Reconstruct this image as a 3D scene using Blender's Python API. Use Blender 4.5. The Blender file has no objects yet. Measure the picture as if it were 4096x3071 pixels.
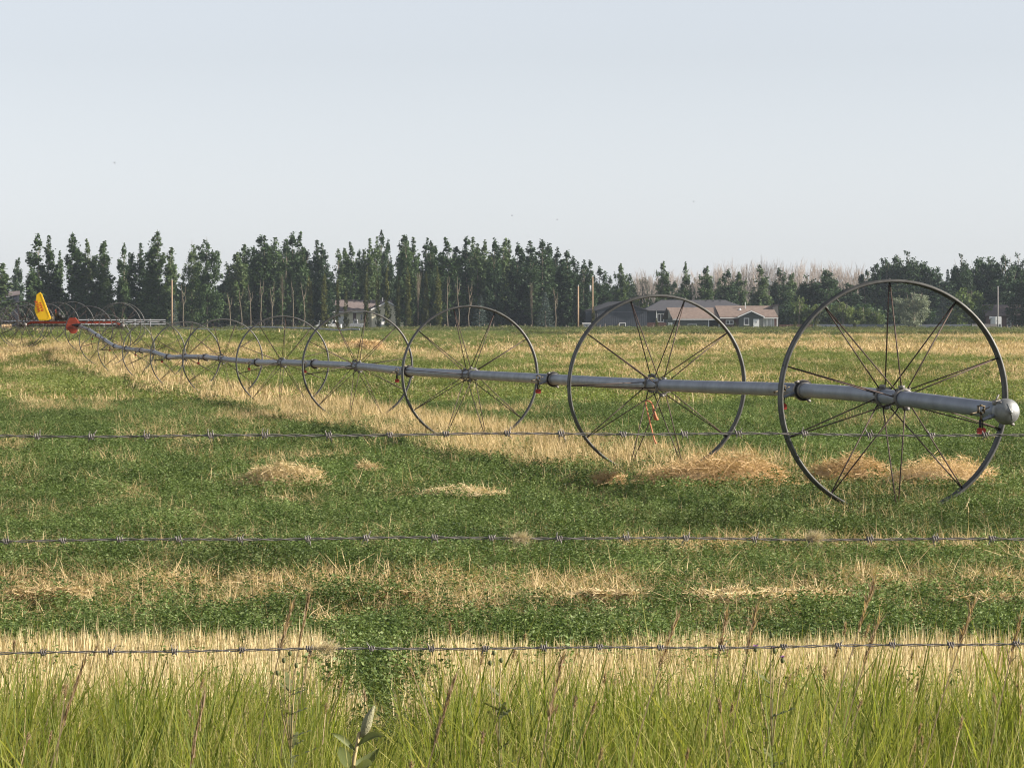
import bpy, math, random
import numpy as np
from mathutils import Vector, Matrix
R_ = math.radians
SC = bpy.context.scene
COL = SC.collection
random.seed(7)

# ------------------------------------------------------------------ camera, sky, sun, exposure
F = 14400.0          # focal length in photograph pixels (4096 wide)
HY = 1288.0          # horizon row
cd = bpy.data.cameras.new('camera'); cam = bpy.data.objects.new('camera', cd); COL.objects.link(cam)
cam.location = (0, 0, 0); cam.rotation_euler = (R_(90), 0, 0)
cd.sensor_width = 36; cd.lens = F / 4096 * 36
cd.shift_y = -(1535.5 - HY) / 4096 
cd.clip_start = 0.3; cd.clip_end = 12000
SC.camera = cam
SUN_EL, SUN_AZ = 24.0, 97.0      # azimuth measured clockwise from the viewing direction
w = bpy.data.worlds.new('World'); SC.world = w; w.use_nodes = True
nt = w.node_tree; bg = nt.nodes['Background']
sk = nt.nodes.new('ShaderNodeTexSky'); sk.sky_type = 'NISHITA'; sk.sun_disc = False
sk.sun_elevation = R_(SUN_EL); sk.sun_rotation = R_(SUN_AZ); sk.altitude = 900
sk.air_density = 1.0; sk.dust_density = 1.0; sk.ozone_density = 1.0
hs_ = nt.nodes.new('ShaderNodeHueSaturation'); hs_.inputs['Saturation'].default_value = .20; nt.links.new(sk.outputs[0], hs_.inputs['Color'])
tn_ = nt.nodes.new('ShaderNodeVectorMath'); tn_.operation = 'MULTIPLY'; tn_.inputs[1].default_value = (.955, .985, 1.06)   # white balance of the hazy air
nt.links.new(hs_.outputs[0], tn_.inputs[0]); nt.links.new(tn_.outputs[0], bg.inputs[0]); bg.inputs[1].default_value = 0.067
sd = bpy.data.lights.new('sun', 'SUN'); so = bpy.data.objects.new('sun', sd); COL.objects.link(so)
sd.energy = 5.0; sd.angle = R_(0.6); sd.color = (1.0, 0.90, 0.78)
az, el = R_(SUN_AZ), R_(SUN_EL)
sdir = Vector((math.sin(az) * math.cos(el), math.cos(az) * math.cos(el), math.sin(el)))
so.rotation_euler = sdir.to_track_quat('Z', 'Y').to_euler(); so.location = (40, 0, 40)
SC.view_settings.view_transform = 'Standard'; SC.view_settings.look = 'None'
SC.view_settings.exposure = 1.18; SC.view_settings.gamma = 1
SC.cycles.max_bounces = 6; SC.cycles.diffuse_bounces = 1; SC.cycles.transmission_bounces = 2; SC.cycles.transparent_max_bounces = 8; SC.cycles.volume_bounces = 0
SC.cycles.pixel_filter_type = 'BLACKMAN_HARRIS'; SC.cycles.filter_width = 1.15; SC.cycles.use_denoising = True; SC.cycles.denoiser = 'OPENIMAGEDENOISE'; SC.cycles.denoising_input_passes = 'RGB_ALBEDO_NORMAL'; SC.cycles.denoising_prefilter = 'ACCURATE'

# ------------------------------------------------------------------ helpers
def P(px, y, d):
    return Vector(((px - 2048) * d / F, d, -(y - HY) * d / F))

def tag(o, label=None, cat=None, group=None, kind=None):
    if label: o['label'] = label
    if cat: o['category'] = cat
    if group: o['group'] = group
    if kind: o['kind'] = kind
    return o

def empty(name, loc, label, cat, group=None, rz=0):
    o = bpy.data.objects.new(name, None); COL.objects.link(o); o.location = loc; o.rotation_euler = (0, 0, rz)
    o.empty_display_size = 0.1
    return tag(o, label, cat, group)

def np_mesh(name, V, Fc, mat=None, smooth=False):
    """V (n,3); Fc (m,k) uniform polygons"""
    me = bpy.data.meshes.new(name)
    V = np.asarray(V, np.float32).reshape(-1, 3); Fc = np.asarray(Fc, np.int32); m, k = Fc.shape
    me.vertices.add(len(V)); me.vertices.foreach_set('co', V.ravel())
    me.loops.add(m * k); me.loops.foreach_set('vertex_index', Fc.ravel())
    me.polygons.add(m); me.polygons.foreach_set('loop_start', np.arange(0, m * k, k, dtype=np.int32))
    me.polygons.foreach_set('loop_total', np.full(m, k, np.int32))
    if smooth: me.polygons.foreach_set('use_smooth', np.ones(m, bool))
    me.update(calc_edges=True)
    if mat: me.materials.append(mat)
    return me

class MB:
    def __init__(s): s.v = []; s.f = []
    def add(s, vs, fs):
        n = len(s.v); s.v += [tuple(v) for v in vs]; s.f += [tuple(i + n for i in f) for f in fs]; return s
    def box(s, x0, x1, y0, y1, z0, z1):
        return s.add([(x0,y0,z0),(x1,y0,z0),(x1,y1,z0),(x0,y1,z0),(x0,y0,z1),(x1,y0,z1),(x1,y1,z1),(x0,y1,z1)],
                     [(0,3,2,1),(4,5,6,7),(0,1,5,4),(1,2,6,5),(2,3,7,6),(3,0,4,7)])
    def tube(s, pts, rad, n=8, cap=True):
        pts = [Vector(p) for p in pts]
        rr = rad if hasattr(rad, '__len__') else [rad] * len(pts)
        base = len(s.v); prev = None
        for i, p in enumerate(pts):
            t = (pts[min(i + 1, len(pts) - 1)] - pts[max(i - 1, 0)])
            if t.length < 1e-9: t = Vector((0, 0, 1))
            t.normalize()
            if prev is None:
                a = Vector((0, 0, 1)) if abs(t.z) < .9 else Vector((1, 0, 0)); u = t.cross(a).normalized()
            else:
                u = (prev - t * prev.dot(t)).normalized()
            prev = u; v = t.cross(u)
            for k in range(n):
                an = 2 * math.pi * k / n
                s.v.append(tuple(p + (u * math.cos(an) + v * math.sin(an)) * rr[i]))
        for i in range(len(pts) - 1):
            for k in range(n):
                a = base + i * n + k; b = base + i * n + (k + 1) % n
                s.f.append((a, b, b + n, a + n))
        if cap:
            s.f.append(tuple(base + k for k in range(n))[::-1])
            s.f.append(tuple(base + (len(pts) - 1) * n + k for k in range(n)))
        return s
    def prism(s, poly, y0, y1):
        """poly in x,z extruded along y"""
        n = len(poly)
        return s.add([(x, y0, z) for x, z in poly] + [(x, y1, z) for x, z in poly],
                     [tuple(range(n)), tuple(range(2 * n - 1, n - 1, -1))] + [(i, i + n, (i + 1) % n + n, (i + 1) % n) for i in range(n)])
    def ico(s, c, r, n=10, m=6):
        vs = []; fs = []
        rx, ry, rz = r if hasattr(r, '__len__') else (r, r, r)
        for j in range(m + 1):
            th = math.pi * j / m
            for i in range(n):
                ph = 2 * math.pi * i / n
                vs.append((c[0] + rx * math.sin(th) * math.cos(ph), c[1] + ry * math.sin(th) * math.sin(ph), c[2] + rz * math.cos(th)))
        for j in range(m):
            for i in range(n):
                a = j * n + i; b = j * n + (i + 1) % n
                fs.append((a, b, b + n, a + n))
        return s.add(vs, fs)
    def mesh(s, name, mat, smooth=False):
        me = bpy.data.meshes.new(name); me.from_pydata(s.v, [], s.f)
        if smooth:
            for p in me.polygons: p.use_smooth = True
        me.materials.append(mat); me.update(); return me
    def obj(s, name, mat, parent=None, smooth=False, loc=None):
        return link(name, s.mesh(name, mat, smooth), parent, loc)

def link(name, me, parent=None, loc=None):
    o = bpy.data.objects.new(name, me); COL.objects.link(o)
    if parent: o.parent = parent
    if loc is not None: o.location = loc
    return o

# value noise
_rng = np.random.RandomState(11); _T = _rng.rand(256, 256)
def vn(x, y):
    x = np.asarray(x, float); y = np.asarray(y, float)
    xi = np.floor(x).astype(int); yi = np.floor(y).astype(int); fx = x - xi; fy = y - yi
    fx = fx * fx * (3 - 2 * fx); fy = fy * fy * (3 - 2 * fy)
    a = _T[xi & 255, yi & 255]; b = _T[(xi + 1) & 255, yi & 255]; c = _T[xi & 255, (yi + 1) & 255]; d = _T[(xi + 1) & 255, (yi + 1) & 255]
    return (a * (1 - fx) + b * fx) * (1 - fy) + (c * (1 - fx) + d * fx) * fy
def fbm(x, y): return (vn(x, y) * .5 + vn(x * 2.1 + 7, y * 2.1 + 3) * .3 + vn(x * 4.3 + 1, y * 4.3 + 9) * .2)
def sst(a, b, x):
    t = np.clip((np.asarray(x, float) - a) / (b - a), 0, 1); return t * t * (3 - 2 * t)

# ------------------------------------------------------------------ materials
def newmat(name):
    m = bpy.data.materials.new(name); m.use_nodes = True; nt = m.node_tree
    b = nt.nodes['Principled BSDF']; return m, nt, b

def mat(name, col, rough=.7, metal=0, var=.15, scale=8, bump=0, col2=None, spec=.3):
    m, nt, b = newmat(name)
    b.inputs['Roughness'].default_value = rough; b.inputs['Metallic'].default_value = metal
    b.inputs['Specular IOR Level'].default_value = spec
    tc = nt.nodes.new('ShaderNodeTexCoord'); no = nt.nodes.new('ShaderNodeTexNoise')
    no.inputs['Scale'].default_value = scale; no.inputs['Detail'].default_value = 6; no.inputs['Roughness'].default_value = .65
    nt.links.new(tc.outputs['Object'], no.inputs['Vector'])
    cr = nt.nodes.new('ShaderNodeValToRGB'); cr.color_ramp.elements[0].position = .3; cr.color_ramp.elements[1].position = .72
    c1 = [c * (1 - var) for c in col] + [1]; c2 = [min(1, c * (1 + var)) for c in col] + [1]
    if col2: c2 = list(col2) + [1]; c1 = list(col) + [1]
    cr.color_ramp.elements[0].color = c1; cr.color_ramp.elements[1].color = c2
    nt.links.new(no.outputs['Fac'], cr.inputs[0]); nt.links.new(cr.outputs[0], b.inputs['Base Color'])
    if bump:
        bu = nt.nodes.new('ShaderNodeBump'); bu.inputs['Strength'].default_value = bump; bu.inputs['Distance'].default_value = .02
        nt.links.new(no.outputs['Fac'], bu.inputs['Height']); nt.links.new(bu.outputs[0], b.inputs['Normal'])
    return m

def leafmat(name, cols, transl=.35, rough=.55, noise=None, tcol=1.25):
    """cols: list of colours picked by per-instance random; leaves let light through"""
    m, nt, b = newmat(name); N = nt.nodes; L = nt.links
    oi = N.new('ShaderNodeObjectInfo'); cr = N.new('ShaderNodeValToRGB')
    els = cr.color_ramp.elements
    els[0].color = list(cols[0]) + [1]; els[len(els) - 1].color = list(cols[-1]) + [1]
    for i in range(1, len(cols) - 1):
        e = els.new(i / (len(cols) - 1)); e.color = list(cols[i]) + [1]
    geo = N.new('ShaderNodeNewGeometry')
    mth = N.new('ShaderNodeMath'); mth.operation = 'MULTIPLY_ADD'; mth.inputs[1].default_value = .55; 
    m2 = N.new('ShaderNodeMath'); m2.operation = 'MULTIPLY'; m2.inputs[1].default_value = .45
    L.new(geo.outputs['Random Per Island'], m2.inputs[0]); L.new(oi.outputs['Random'], mth.inputs[0]); L.new(m2.outputs[0], mth.inputs[2])
    L.new(mth.outputs[0], cr.inputs[0])
    src = cr.outputs[0]
    if noise:
        no = N.new('ShaderNodeTexNoise'); no.inputs['Scale'].default_value = noise; no.inputs['Detail'].default_value = 3
        L.new(geo.outputs['Position'], no.inputs['Vector'])
        hs = N.new('ShaderNodeHueSaturation'); mr = N.new('ShaderNodeMapRange'); mr.inputs[1].default_value = .3; mr.inputs[2].default_value = .7
        mr.inputs[3].default_value = .7; mr.inputs[4].default_value = 1.3
        L.new(no.outputs['Fac'], mr.inputs[0]); L.new(mr.outputs[0], hs.inputs['Value']); L.new(src, hs.inputs['Color']); src = hs.outputs[0]
    L.new(src, b.inputs['Base Color']); b.inputs['Roughness'].default_value = rough; b.inputs['Specular IOR Level'].default_value = .18
    tr = N.new('ShaderNodeBsdfTranslucent'); mx = N.new('ShaderNodeMixShader'); mx.inputs[0].default_value = transl
    vm = N.new('ShaderNodeVectorMath'); vm.operation = 'MULTIPLY'; vm.inputs[1].default_value = (tcol * 1.05, tcol * 1.05, tcol * .6)
    L.new(src, vm.inputs[0]); L.new(vm.outputs[0], tr.inputs['Color'])
    L.new(b.outputs[0], mx.inputs[1]); L.new(tr.outputs[0], mx.inputs[2]); L.new(mx.outputs[0], N['Material Output'].inputs['Surface'])
    return m

M = {}
M['alfalfa'] = leafmat('alfalfa_leaf', [(.018,.034,.009),(.062,.100,.025),(.115,.165,.045),(.28,.33,.15)], .22, noise=.45)
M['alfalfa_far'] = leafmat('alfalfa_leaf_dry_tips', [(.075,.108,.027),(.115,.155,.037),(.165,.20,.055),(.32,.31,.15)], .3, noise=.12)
M['straw'] = leafmat('dry_straw', [(.24,.17,.08),(.42,.32,.17),(.58,.46,.26),(.32,.23,.12)], .25, tcol=1.0, noise=.6)
M['stubble'] = leafmat('stubble_stalk', [(.26,.18,.085),(.56,.44,.24),(.76,.65,.40),(.38,.28,.14)], .2, tcol=1.0)
M['grassy'] = leafmat('verge_grass_blade', [(.020,.036,.008),(.092,.125,.022),(.170,.205,.036),(.28,.285,.07),(.54,.48,.22)], .48)
M['seed'] = leafmat('seed_head', [(.30,.21,.13),(.44,.33,.22),(.24,.17,.11)], .45, tcol=1.0)
M['weed'] = leafmat('weed_strip', [(.05,.08,.025),(.09,.11,.035),(.20,.17,.08)], .25, noise=.08)
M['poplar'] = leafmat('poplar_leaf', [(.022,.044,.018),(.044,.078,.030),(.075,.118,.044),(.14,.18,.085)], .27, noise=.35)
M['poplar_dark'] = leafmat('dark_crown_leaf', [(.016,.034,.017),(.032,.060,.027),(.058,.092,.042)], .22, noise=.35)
M['olive'] = leafmat('olive_column_leaf', [(.055,.065,.018),(.085,.095,.028),(.11,.12,.035)], .25, noise=.5)
M['silver'] = leafmat('silver_leaf', [(.13,.16,.11),(.19,.22,.15),(.24,.27,.19)], .15, noise=.4)
M['bush'] = leafmat('bush_leaf', [(.06,.09,.025),(.09,.13,.035),(.12,.15,.05)], .3, noise=.4)
M['spruce'] = leafmat('spruce_needle', [(.045,.07,.06),(.075,.105,.09),(.11,.14,.125)], .05, noise=.5)
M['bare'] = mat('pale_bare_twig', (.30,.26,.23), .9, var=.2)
M['bark'] = mat('poplar_bark', (.20,.17,.13), .9, var=.3, scale=2)
M['palebark'] = mat('pale_trunk_bark', (.15,.125,.09), .9, var=.25, scale=2)
M['steel'] = mat('galvanised_pipe', (.20,.22,.26), .5, .3, var=.28, scale=3, bump=.05)
M['rim'] = mat('wheel_rim_steel', (.095,.095,.09), .5, .4, var=.35, scale=9, bump=.1)
M['rimdark'] = mat('drive_rim_steel', (.06,.06,.06), .5, .5, var=.3, scale=5)
M['spoke'] = mat('rusty_spoke', (.035,.027,.027), .6, .3, col2=(.10,.068,.055), scale=7)
M['hub'] = mat('hub_clamp_steel', (.20,.19,.18), .6, .5, var=.3, scale=20, bump=.2)
M['rubber'] = mat('coupler_rubber', (.025,.025,.028), .8)
M['cast'] = mat('aluminium_cap', (.25,.26,.26), .6, .6, var=.3, scale=14, bump=.15)
M['brass'] = mat('sprinkler_brass', (.10,.08,.05), .5, .6, var=.4, scale=60)
M['redw'] = mat('red_weight', (.26,.03,.02), .6, var=.2, scale=40)
M['orange'] = mat('orange_machine_paint', (.30,.055,.03), .7, var=.35, scale=4)
M['yellow'] = mat('yellow_hood_plastic', (.80,.50,.015), .5, var=.08, scale=3)
M['redtxt'] = mat('red_lettering', (.5,.06,.02), .6)
M['black'] = mat('black_engine', (.02,.02,.02), .5, var=.5, scale=20)
M['greym'] = mat('grey_tank', (.35,.36,.38), .5)
M['twine'] = mat('orange_twine', (.52,.2,.11), .8, var=.25, scale=30)
M['wire'] = mat('weathered_fence_wire', (.22,.20,.19), .55, .45, var=.35, scale=30, bump=.1)
M['wood'] = mat('weathered_wood', (.27,.22,.17), .9, var=.25, scale=3, bump=.2)
M['polewood'] = mat('pole_wood', (.30,.21,.14), .9, var=.2, scale=1)
M['fluff'] = leafmat('plant_fluff', [(.5,.42,.3),(.62,.52,.38)], .4, tcol=1.0)
M['cream'] = mat('cream_siding', (.86,.80,.60), .8, var=.05)
M['white'] = mat('white_paint', (.78,.78,.77), .6, var=.05)
M['brownroof'] = mat('brown_shingles', (.185,.142,.12), .95, var=.22, scale=1.6, bump=.2)
M['greyroof'] = mat('grey_shingles', (.16,.13,.125), .95, var=.2, scale=1.6)
M['darkroof'] = mat('charcoal_roof', (.062,.062,.07), .8, var=.2, scale=1.2)
M['slate'] = mat('slate_blue_siding', (.06,.068,.085), .7, var=.12, scale=2)
M['greengrey'] = mat('green_grey_siding', (.10,.11,.10), .8, var=.1)
M['redbrown'] = mat('red_brown_siding', (.12,.065,.055), .8, var=.15)
M['glass'] = mat('window_glass', (.03,.035,.045), .08, var=.2, spec=.8)
M['curtain'] = mat('pale_curtain', (.42,.42,.42), .8, var=.1)
M['chimney'] = mat('chimney_block', (.13,.125,.115), .9, var=.15)
M['bluegrey'] = mat('blue_grey_panel', (.15,.165,.20), .8, var=.08)
M['greywood'] = mat('grey_fence_boards', (.27,.25,.24), .9, var=.2, scale=1.2)
M['pod'] = mat('milkweed_pod', (.27,.26,.16), .9, var=.2, scale=90, bump=.6)
M['mleaf'] = leafmat('milkweed_leaf', [(.10,.125,.045),(.15,.17,.07)], .3)
M['mstem'] = mat('weed_stem', (.36,.28,.14), .8)
M['purple'] = mat('thistle_flower', (.45,.22,.48), .8)
M['thleaf'] = leafmat('thistle_leaf', [(.12,.14,.06),(.17,.18,.08)], .3)
M['pile_pale'] = leafmat('pale_straw_strand', [(.42,.31,.16),(.60,.47,.27),(.72,.60,.38)], .2, tcol=1.0)
M['pile_orange'] = leafmat('orange_straw_strand', [(.42,.28,.14),(.62,.44,.24),(.74,.56,.33)], .2, tcol=1.0)
M['bird'] = mat('dark_bird', (.03,.03,.03), .9)

# corrugation for the sheet-clad barn and shed
def ribmat(name, col, sc):
    m, nt, b = newmat(name); N = nt.nodes; L = nt.links
    tc = N.new('ShaderNodeTexCoord'); wv = N.new('ShaderNodeTexWave'); wv.wave_type = 'BANDS'; wv.bands_direction = 'X'
    wv.inputs['Scale'].default_value = sc; wv.inputs['Distortion'].default_value = .2
    L.new(tc.outputs['Object'], wv.inputs['Vector'])
    bu = N.new('ShaderNodeBump'); bu.inputs['Strength'].default_value = 1; bu.inputs['Distance'].default_value = .012
    L.new(wv.outputs['Fac'], bu.inputs['Height']); L.new(bu.outputs[0], b.inputs['Normal'])
    no = N.new('ShaderNodeTexNoise'); no.inputs['Scale'].default_value = .8; L.new(tc.outputs['Object'], no.inputs['Vector'])
    cr = N.new('ShaderNodeValToRGB'); cr.color_ramp.elements[0].color = [c * .8 for c in col] + [1]; cr.color_ramp.elements[1].color = [c * 1.25 for c in col] + [1]
    L.new(no.outputs['Fac'], cr.inputs[0]); L.new(cr.outputs[0], b.inputs['Base Color']); b.inputs['Roughness'].default_value = .55
    return m
M['ribslate'] = ribmat('ribbed_slate_sheet', (.045,.052,.068), .9)
M['ribnavy'] = ribmat('ribbed_navy_sheet', (.035,.04,.06), 1.1)

# ------------------------------------------------------------------ ground
LINE_D = [0, 30, 39, 51.5, 64, 76, 88, 100, 112, 124, 150, 200, 400, 700, 5000]
LINE_Z = [-1.58, -1.61, -1.655, -1.72, -1.755, -1.79, -1.83, -1.89, -1.88, -1.86, -1.80, -1.70, -1.60, -1.56, -1.6]
def ground(x, d):
    x = np.asarray(x, float); d = np.asarray(d, float)
    z = np.interp(d, LINE_D, LINE_Z)
    rise = .5 * (1 + np.tanh((d - 145.5) / 8)) * (1 - sst(230, 480, d)) * (1 - sst(-15 - (d - 150) * .03, -7, x))
    z = z + rise * .72
    z = z + (vn(x / 2.3 + 40, d / 5 + 11) - .5) * .05 * sst(10, 30, d)
    return z
def xline(d):          # the wheel line's course over the ground
    return (-481 - 2048 + 8.75 * 13968 / np.maximum(d, 1)) * d / F
def to_img(x, d, h=.1):
    return 2048 + x / d * F, HY - (ground(x, d) + h) * F / d

def straw_amount(x, d):
    x = np.asarray(x, float); d = np.asarray(d, float)
    px, y = to_img(x, np.maximum(d, 1))
    n = fbm(x / 1.6 + 5, d / 7 + 2); nf = fbm(x / .45 + 50, d / 1.1); nb = fbm(x / 4.5 + 9, d / 22 + 31)
    edge = (nf - .5) * 60 + (n - .5) * 40
    B = lambda a, b, yy, s=8: sst(a - s, a + s, yy) * (1 - sst(b - s, b + s, yy))
    Hh = lambda a, b, s=150: sst(a - s, a + s, px) * (1 - sst(b - s, b + s, px))
    s = np.zeros_like(x)
    def put(v): 
        nonlocal s
        s = np.maximum(s, v)
    # far bands
    yf = y + (n - .5) * 5
    put(B(1339, 1352, yf, 2) * sst(2050, 2500, px) * .9)
    right = 1393 + np.clip(px - 3100, 0, 1200) * .047
    put(sst(1373, 1377, yf) * (1 - sst(right - 3, right + 4, yf)) * sst(2650, 3200, px))
    mid = B(1352, 1510, y, 14) * sst(.43, .57, .45 * nb + .40 * n + .15 * nf - .05 * sst(1440, 1480, y) * (1 - sst(1700, 2400, px)) - .03 * (1 - sst(1000, 1700, px)))
    mid = mid * (1 - .75 * B(1300, 1375, y, 6) * (1 - sst(1800, 2600, px))) * (1 - .8 * sst(2950, 3300, px) * B(1400, 1448, y, 5))
    put(mid * .85)
    put(B(1500, 1700, y, 14) * sst(.53, .63, .5 * nb + .5 * n) * .65)
    put(B(1360, 1455, y, 12) * (1 - sst(230, 480, px)) * sst(.3, .45, n) * .95)
    # dry strip the wheels stand in
    sl = x - xline(d); wn = (n - .5) * 1.1 + (nf - .5) * .6
    strip = sst(-1.5, -1.0, sl + wn) * (1 - sst(1.2, 1.9, sl + wn)) * sst(33, 40, d) * (1 - sst(142, 150, d))
    put(strip * (.62 + .36 * sst(.35, .6, nf)))
    put(B(1690, 1770, y, 25) * Hh(450, 1100, 120) * sst(.4, .6, nf) * .7)
    put(B(1750, 1870, y, 25) * (1 - sst(80, 220, px)) * sst(.4, .6, nf) * .7)
    put(B(1775, 1850, y, 25) * Hh(800, 1500, 120) * sst(.5, .65, nf) * .5)
    put(B(1500, 1690, y, 20) * Hh(0, 500, 100) * sst(.52, .66, n) * .6)
    put(B(1840, 2130, y, 25) * sst(.64, .74, nf) * .5)
    put(B(2125, 2178, y + edge * .3, 10) * (sst(2250, 2700, px) * .8 + .3) * sst(.3, .55, nf))
    put(B(2178, 2255, y, 15) * sst(.6, .72, nf) * .5)
    put(B(2252, 2345, y + edge * .4, 14) * sst(.28, .52, n * .5 + nf * .5) * .85)
    put(B(2330, 2430, y + edge * .3, 14) * sst(.36, .56, nf) * .7)
    put(B(2400, 2540, y, 14) * sst(.62, .72, nf) * .35 * (1 + sst(3300, 3700, px)))
    return np.clip(s, 0, 1)

def stubble_amount(x, d):
    px, y = to_img(x, d, .06)
    e = (fbm(x / .5 + 3, d / .8 + 7) - .5) * 1.9
    s = sst(12.9, 13.3, d + e) * (1 - sst(16.5, 16.8, d + e * .5))
    gap = sst(1260, 1330, px + e * 160 + (2700 - y) * .35) * (1 - sst(1640, 1760, px + e * 160))
    return s * (1 - gap)

rows = np.concatenate([np.linspace(-80, 6, 16), np.geomspace(7, 6000, 340)]); us = np.linspace(-1, 1, 241)
us = np.sign(us) * np.abs(us) ** 1.6
D, U = np.meshgrid(rows, us, indexing='ij'); X = U * (14 + .75 * np.abs(D))
Z = ground(X, D); nr, nc = D.shape
idx = np.arange(nr * nc).reshape(nr, nc)
Fc = np.stack([idx[:-1, :-1], idx[:-1, 1:], idx[1:, 1:], idx[1:, :-1]], -1).reshape(-1, 4)
gm, nt, b = newmat('field_soil'); N = nt.nodes; L = nt.links
at = N.new('ShaderNodeAttribute'); at.attribute_name = 'dry'
geo = N.new('ShaderNodeNewGeometry')
no = N.new('ShaderNodeTexNoise'); no.inputs['Scale'].default_value = 9; no.inputs['Detail'].default_value = 8; L.new(geo.outputs['Position'], no.inputs['Vector'])
no2 = N.new('ShaderNodeTexNoise'); no2.inputs['Scale'].default_value = .7; no2.inputs['Detail'].default_value = 6; L.new(geo.outputs['Position'], no2.inputs['Vector'])
r1 = N.new('ShaderNodeValToRGB'); r1.color_ramp.elements[0].color = (.035,.042,.015,1); r1.color_ramp.elements[1].color = (.08,.10,.032,1)
r2 = N.new('ShaderNodeValToRGB'); r2.color_ramp.elements[0].color = (.22,.15,.075,1); r2.color_ramp.elements[1].color = (.46,.36,.19,1)
for r in (r1, r2): r.color_ramp.elements[0].position = .35; r.color_ramp.elements[1].position = .65
L.new(no2.outputs['Fac'], r1.inputs[0]); L.new(no.outputs['Fac'], r2.inputs[0])
mx = N.new('ShaderNodeMix'); mx.data_type = 'RGBA'; L.new(at.outputs['Fac'], mx.inputs[0]); L.new(r1.outputs[0], mx.inputs[6]); L.new(r2.outputs[0], mx.inputs[7])
L.new(mx.outputs[2], b.inputs['Base Color']); b.inputs['Roughness'].default_value = 1; b.inputs['Specular IOR Level'].default_value = 0
gme = np_mesh('ground', np.stack([X, D, Z], -1).reshape(-1, 3), Fc, gm, True)
a = gme.attributes.new('dry', 'FLOAT', 'POINT')
dry = np.where(D > 10, np.maximum(straw_amount(X, np.maximum(D, 3)), stubble_amount(X, np.maximum(D, 3))), .0)
dry = dry * (1 - sst(640, 700, D)) 
a.data.foreach_set('value', dry.ravel().astype(np.float32))
go = link('ground', gme); tag(go, kind='structure')

# ------------------------------------------------------------------ plant clump sources (not placed themselves; only scattered)
def src(me): return bpy.data.objects.new(me.name, me)

def leaves_np(C, size, rng, aspect=.48, up=.35):
    """quads at centres C with sizes"""
    n = len(C); t = rng.normal(size=(n, 3)); t[:, 2] = np.abs(t[:, 2]) * up; t /= np.linalg.norm(t, axis=1)[:, None]
    q = rng.normal(size=(n, 3)); u = np.cross(t, q); u /= np.linalg.norm(u, axis=1)[:, None]
    s = (size * (0.6 + .8 * rng.rand(n)))[:, None]
    a = C - t * s * .5; b_ = C + t * s * .5; m = u * s * aspect * .5
    V = np.stack([a, C + m, b_, C - m], 1).reshape(-1, 3)
    return V, np.arange(n * 4).reshape(-1, 4)

def blades_np(B, dirn, length, width, bend, rng, seg=3):
    """ribbon blades: B bases (n,3); dirn unit (n,3); length,width,bend (n,)"""
    n = len(B); side = np.cross(dirn, rng.normal(size=(n, 3))); side /= np.linalg.norm(side, axis=1)[:, None]
    bd = np.cross(side, dirn) * np.sign(rng.rand(n) - .3)[:, None]; bd[:, 2] *= .3
    out = []
    for k in range(seg + 1):
        t = k / seg
        p = B + dirn * (length * t)[:, None] + bd * (length * bend * t * t)[:, None]
        p[:, 2] -= length * np.abs(bend) * t * t * .5
        wd = (width * (1 - t ** 2 * .92) * .5)[:, None]
        out.append(p - side * wd); out.append(p + side * wd)
    V = np.stack(out, 1)  # n, 2(seg+1), 3
    k2 = 2 * (seg + 1); base = (np.arange(n) * k2)[:, None, None]
    f = np.array([[2 * k, 2 * k + 1, 2 * k + 3, 2 * k + 2] for k in range(seg)])[None] + base
    return V.reshape(-1, 3), f.reshape(-1, 4)

def join_np(parts):
    V = []; Fs = []; n = 0
    for v, f in parts: V.append(v); Fs.append(f + n); n += len(v)
    return np.concatenate(V), np.concatenate(Fs)

def dirs(n, rng, tilt, lean=(0, 0)):
    t = np.abs(rng.normal(size=n)) * tilt; p = rng.rand(n) * 2 * math.pi
    v = np.stack([np.sin(t) * np.cos(p) + lean[0], np.sin(t) * np.sin(p) + lean[1], np.cos(t)], 1)
    return v / np.linalg.norm(v, axis=1)[:, None]

def alfalfa_clump(seed, rad, h, nstem, nleaf, ls):
    rng = np.random.RandomState(seed); parts = []
    r = rad * np.sqrt(rng.rand(nstem)); p = rng.rand(nstem) * 6.283
    B = np.stack([r * np.cos(p), r * np.sin(p), np.zeros(nstem)], 1); dr = dirs(nstem, rng, .3)
    Ls = h * (.6 + .5 * rng.rand(nstem)) * (1 - .25 * (r / rad) ** 2)
    parts.append(blades_np(B, dr, Ls, np.full(nstem, ls * .18), rng.rand(nstem) * .1, rng, 1))
    k = rng.randint(0, nstem, nleaf); t = .25 + .75 * rng.rand(nleaf) ** .6
    C = B[k] + dr[k] * (Ls[k] * t)[:, None] + rng.normal(size=(nleaf, 3)) * ls * .7
    C[:, 2] = np.maximum(C[:, 2], .01)
    parts.append(leaves_np(C, ls, rng)); return join_np(parts)

def straw_clump(seed, rad, h, n, wd, tilt, bend, lean=(0, 0), flat=0):
    rng = np.random.RandomState(seed)
    r = rad * np.sqrt(rng.rand(n)); p = rng.rand(n) * 6.283
    B = np.stack([r * np.cos(p), r * np.sin(p), np.zeros(n)], 1); dr = dirs(n, rng, tilt, lean)
    if flat:
        k = rng.rand(n) < flat; B[k, 2] = h * .3 * rng.rand(k.sum()); dr[k, 2] = rng.normal(size=k.sum()) * .12; dr /= np.linalg.norm(dr, axis=1)[:, None]
    return blades_np(B, dr, h * (.5 + .6 * rng.rand(n)), np.full(n, wd), bend * rng.normal(size=n), rng, 3)

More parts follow.
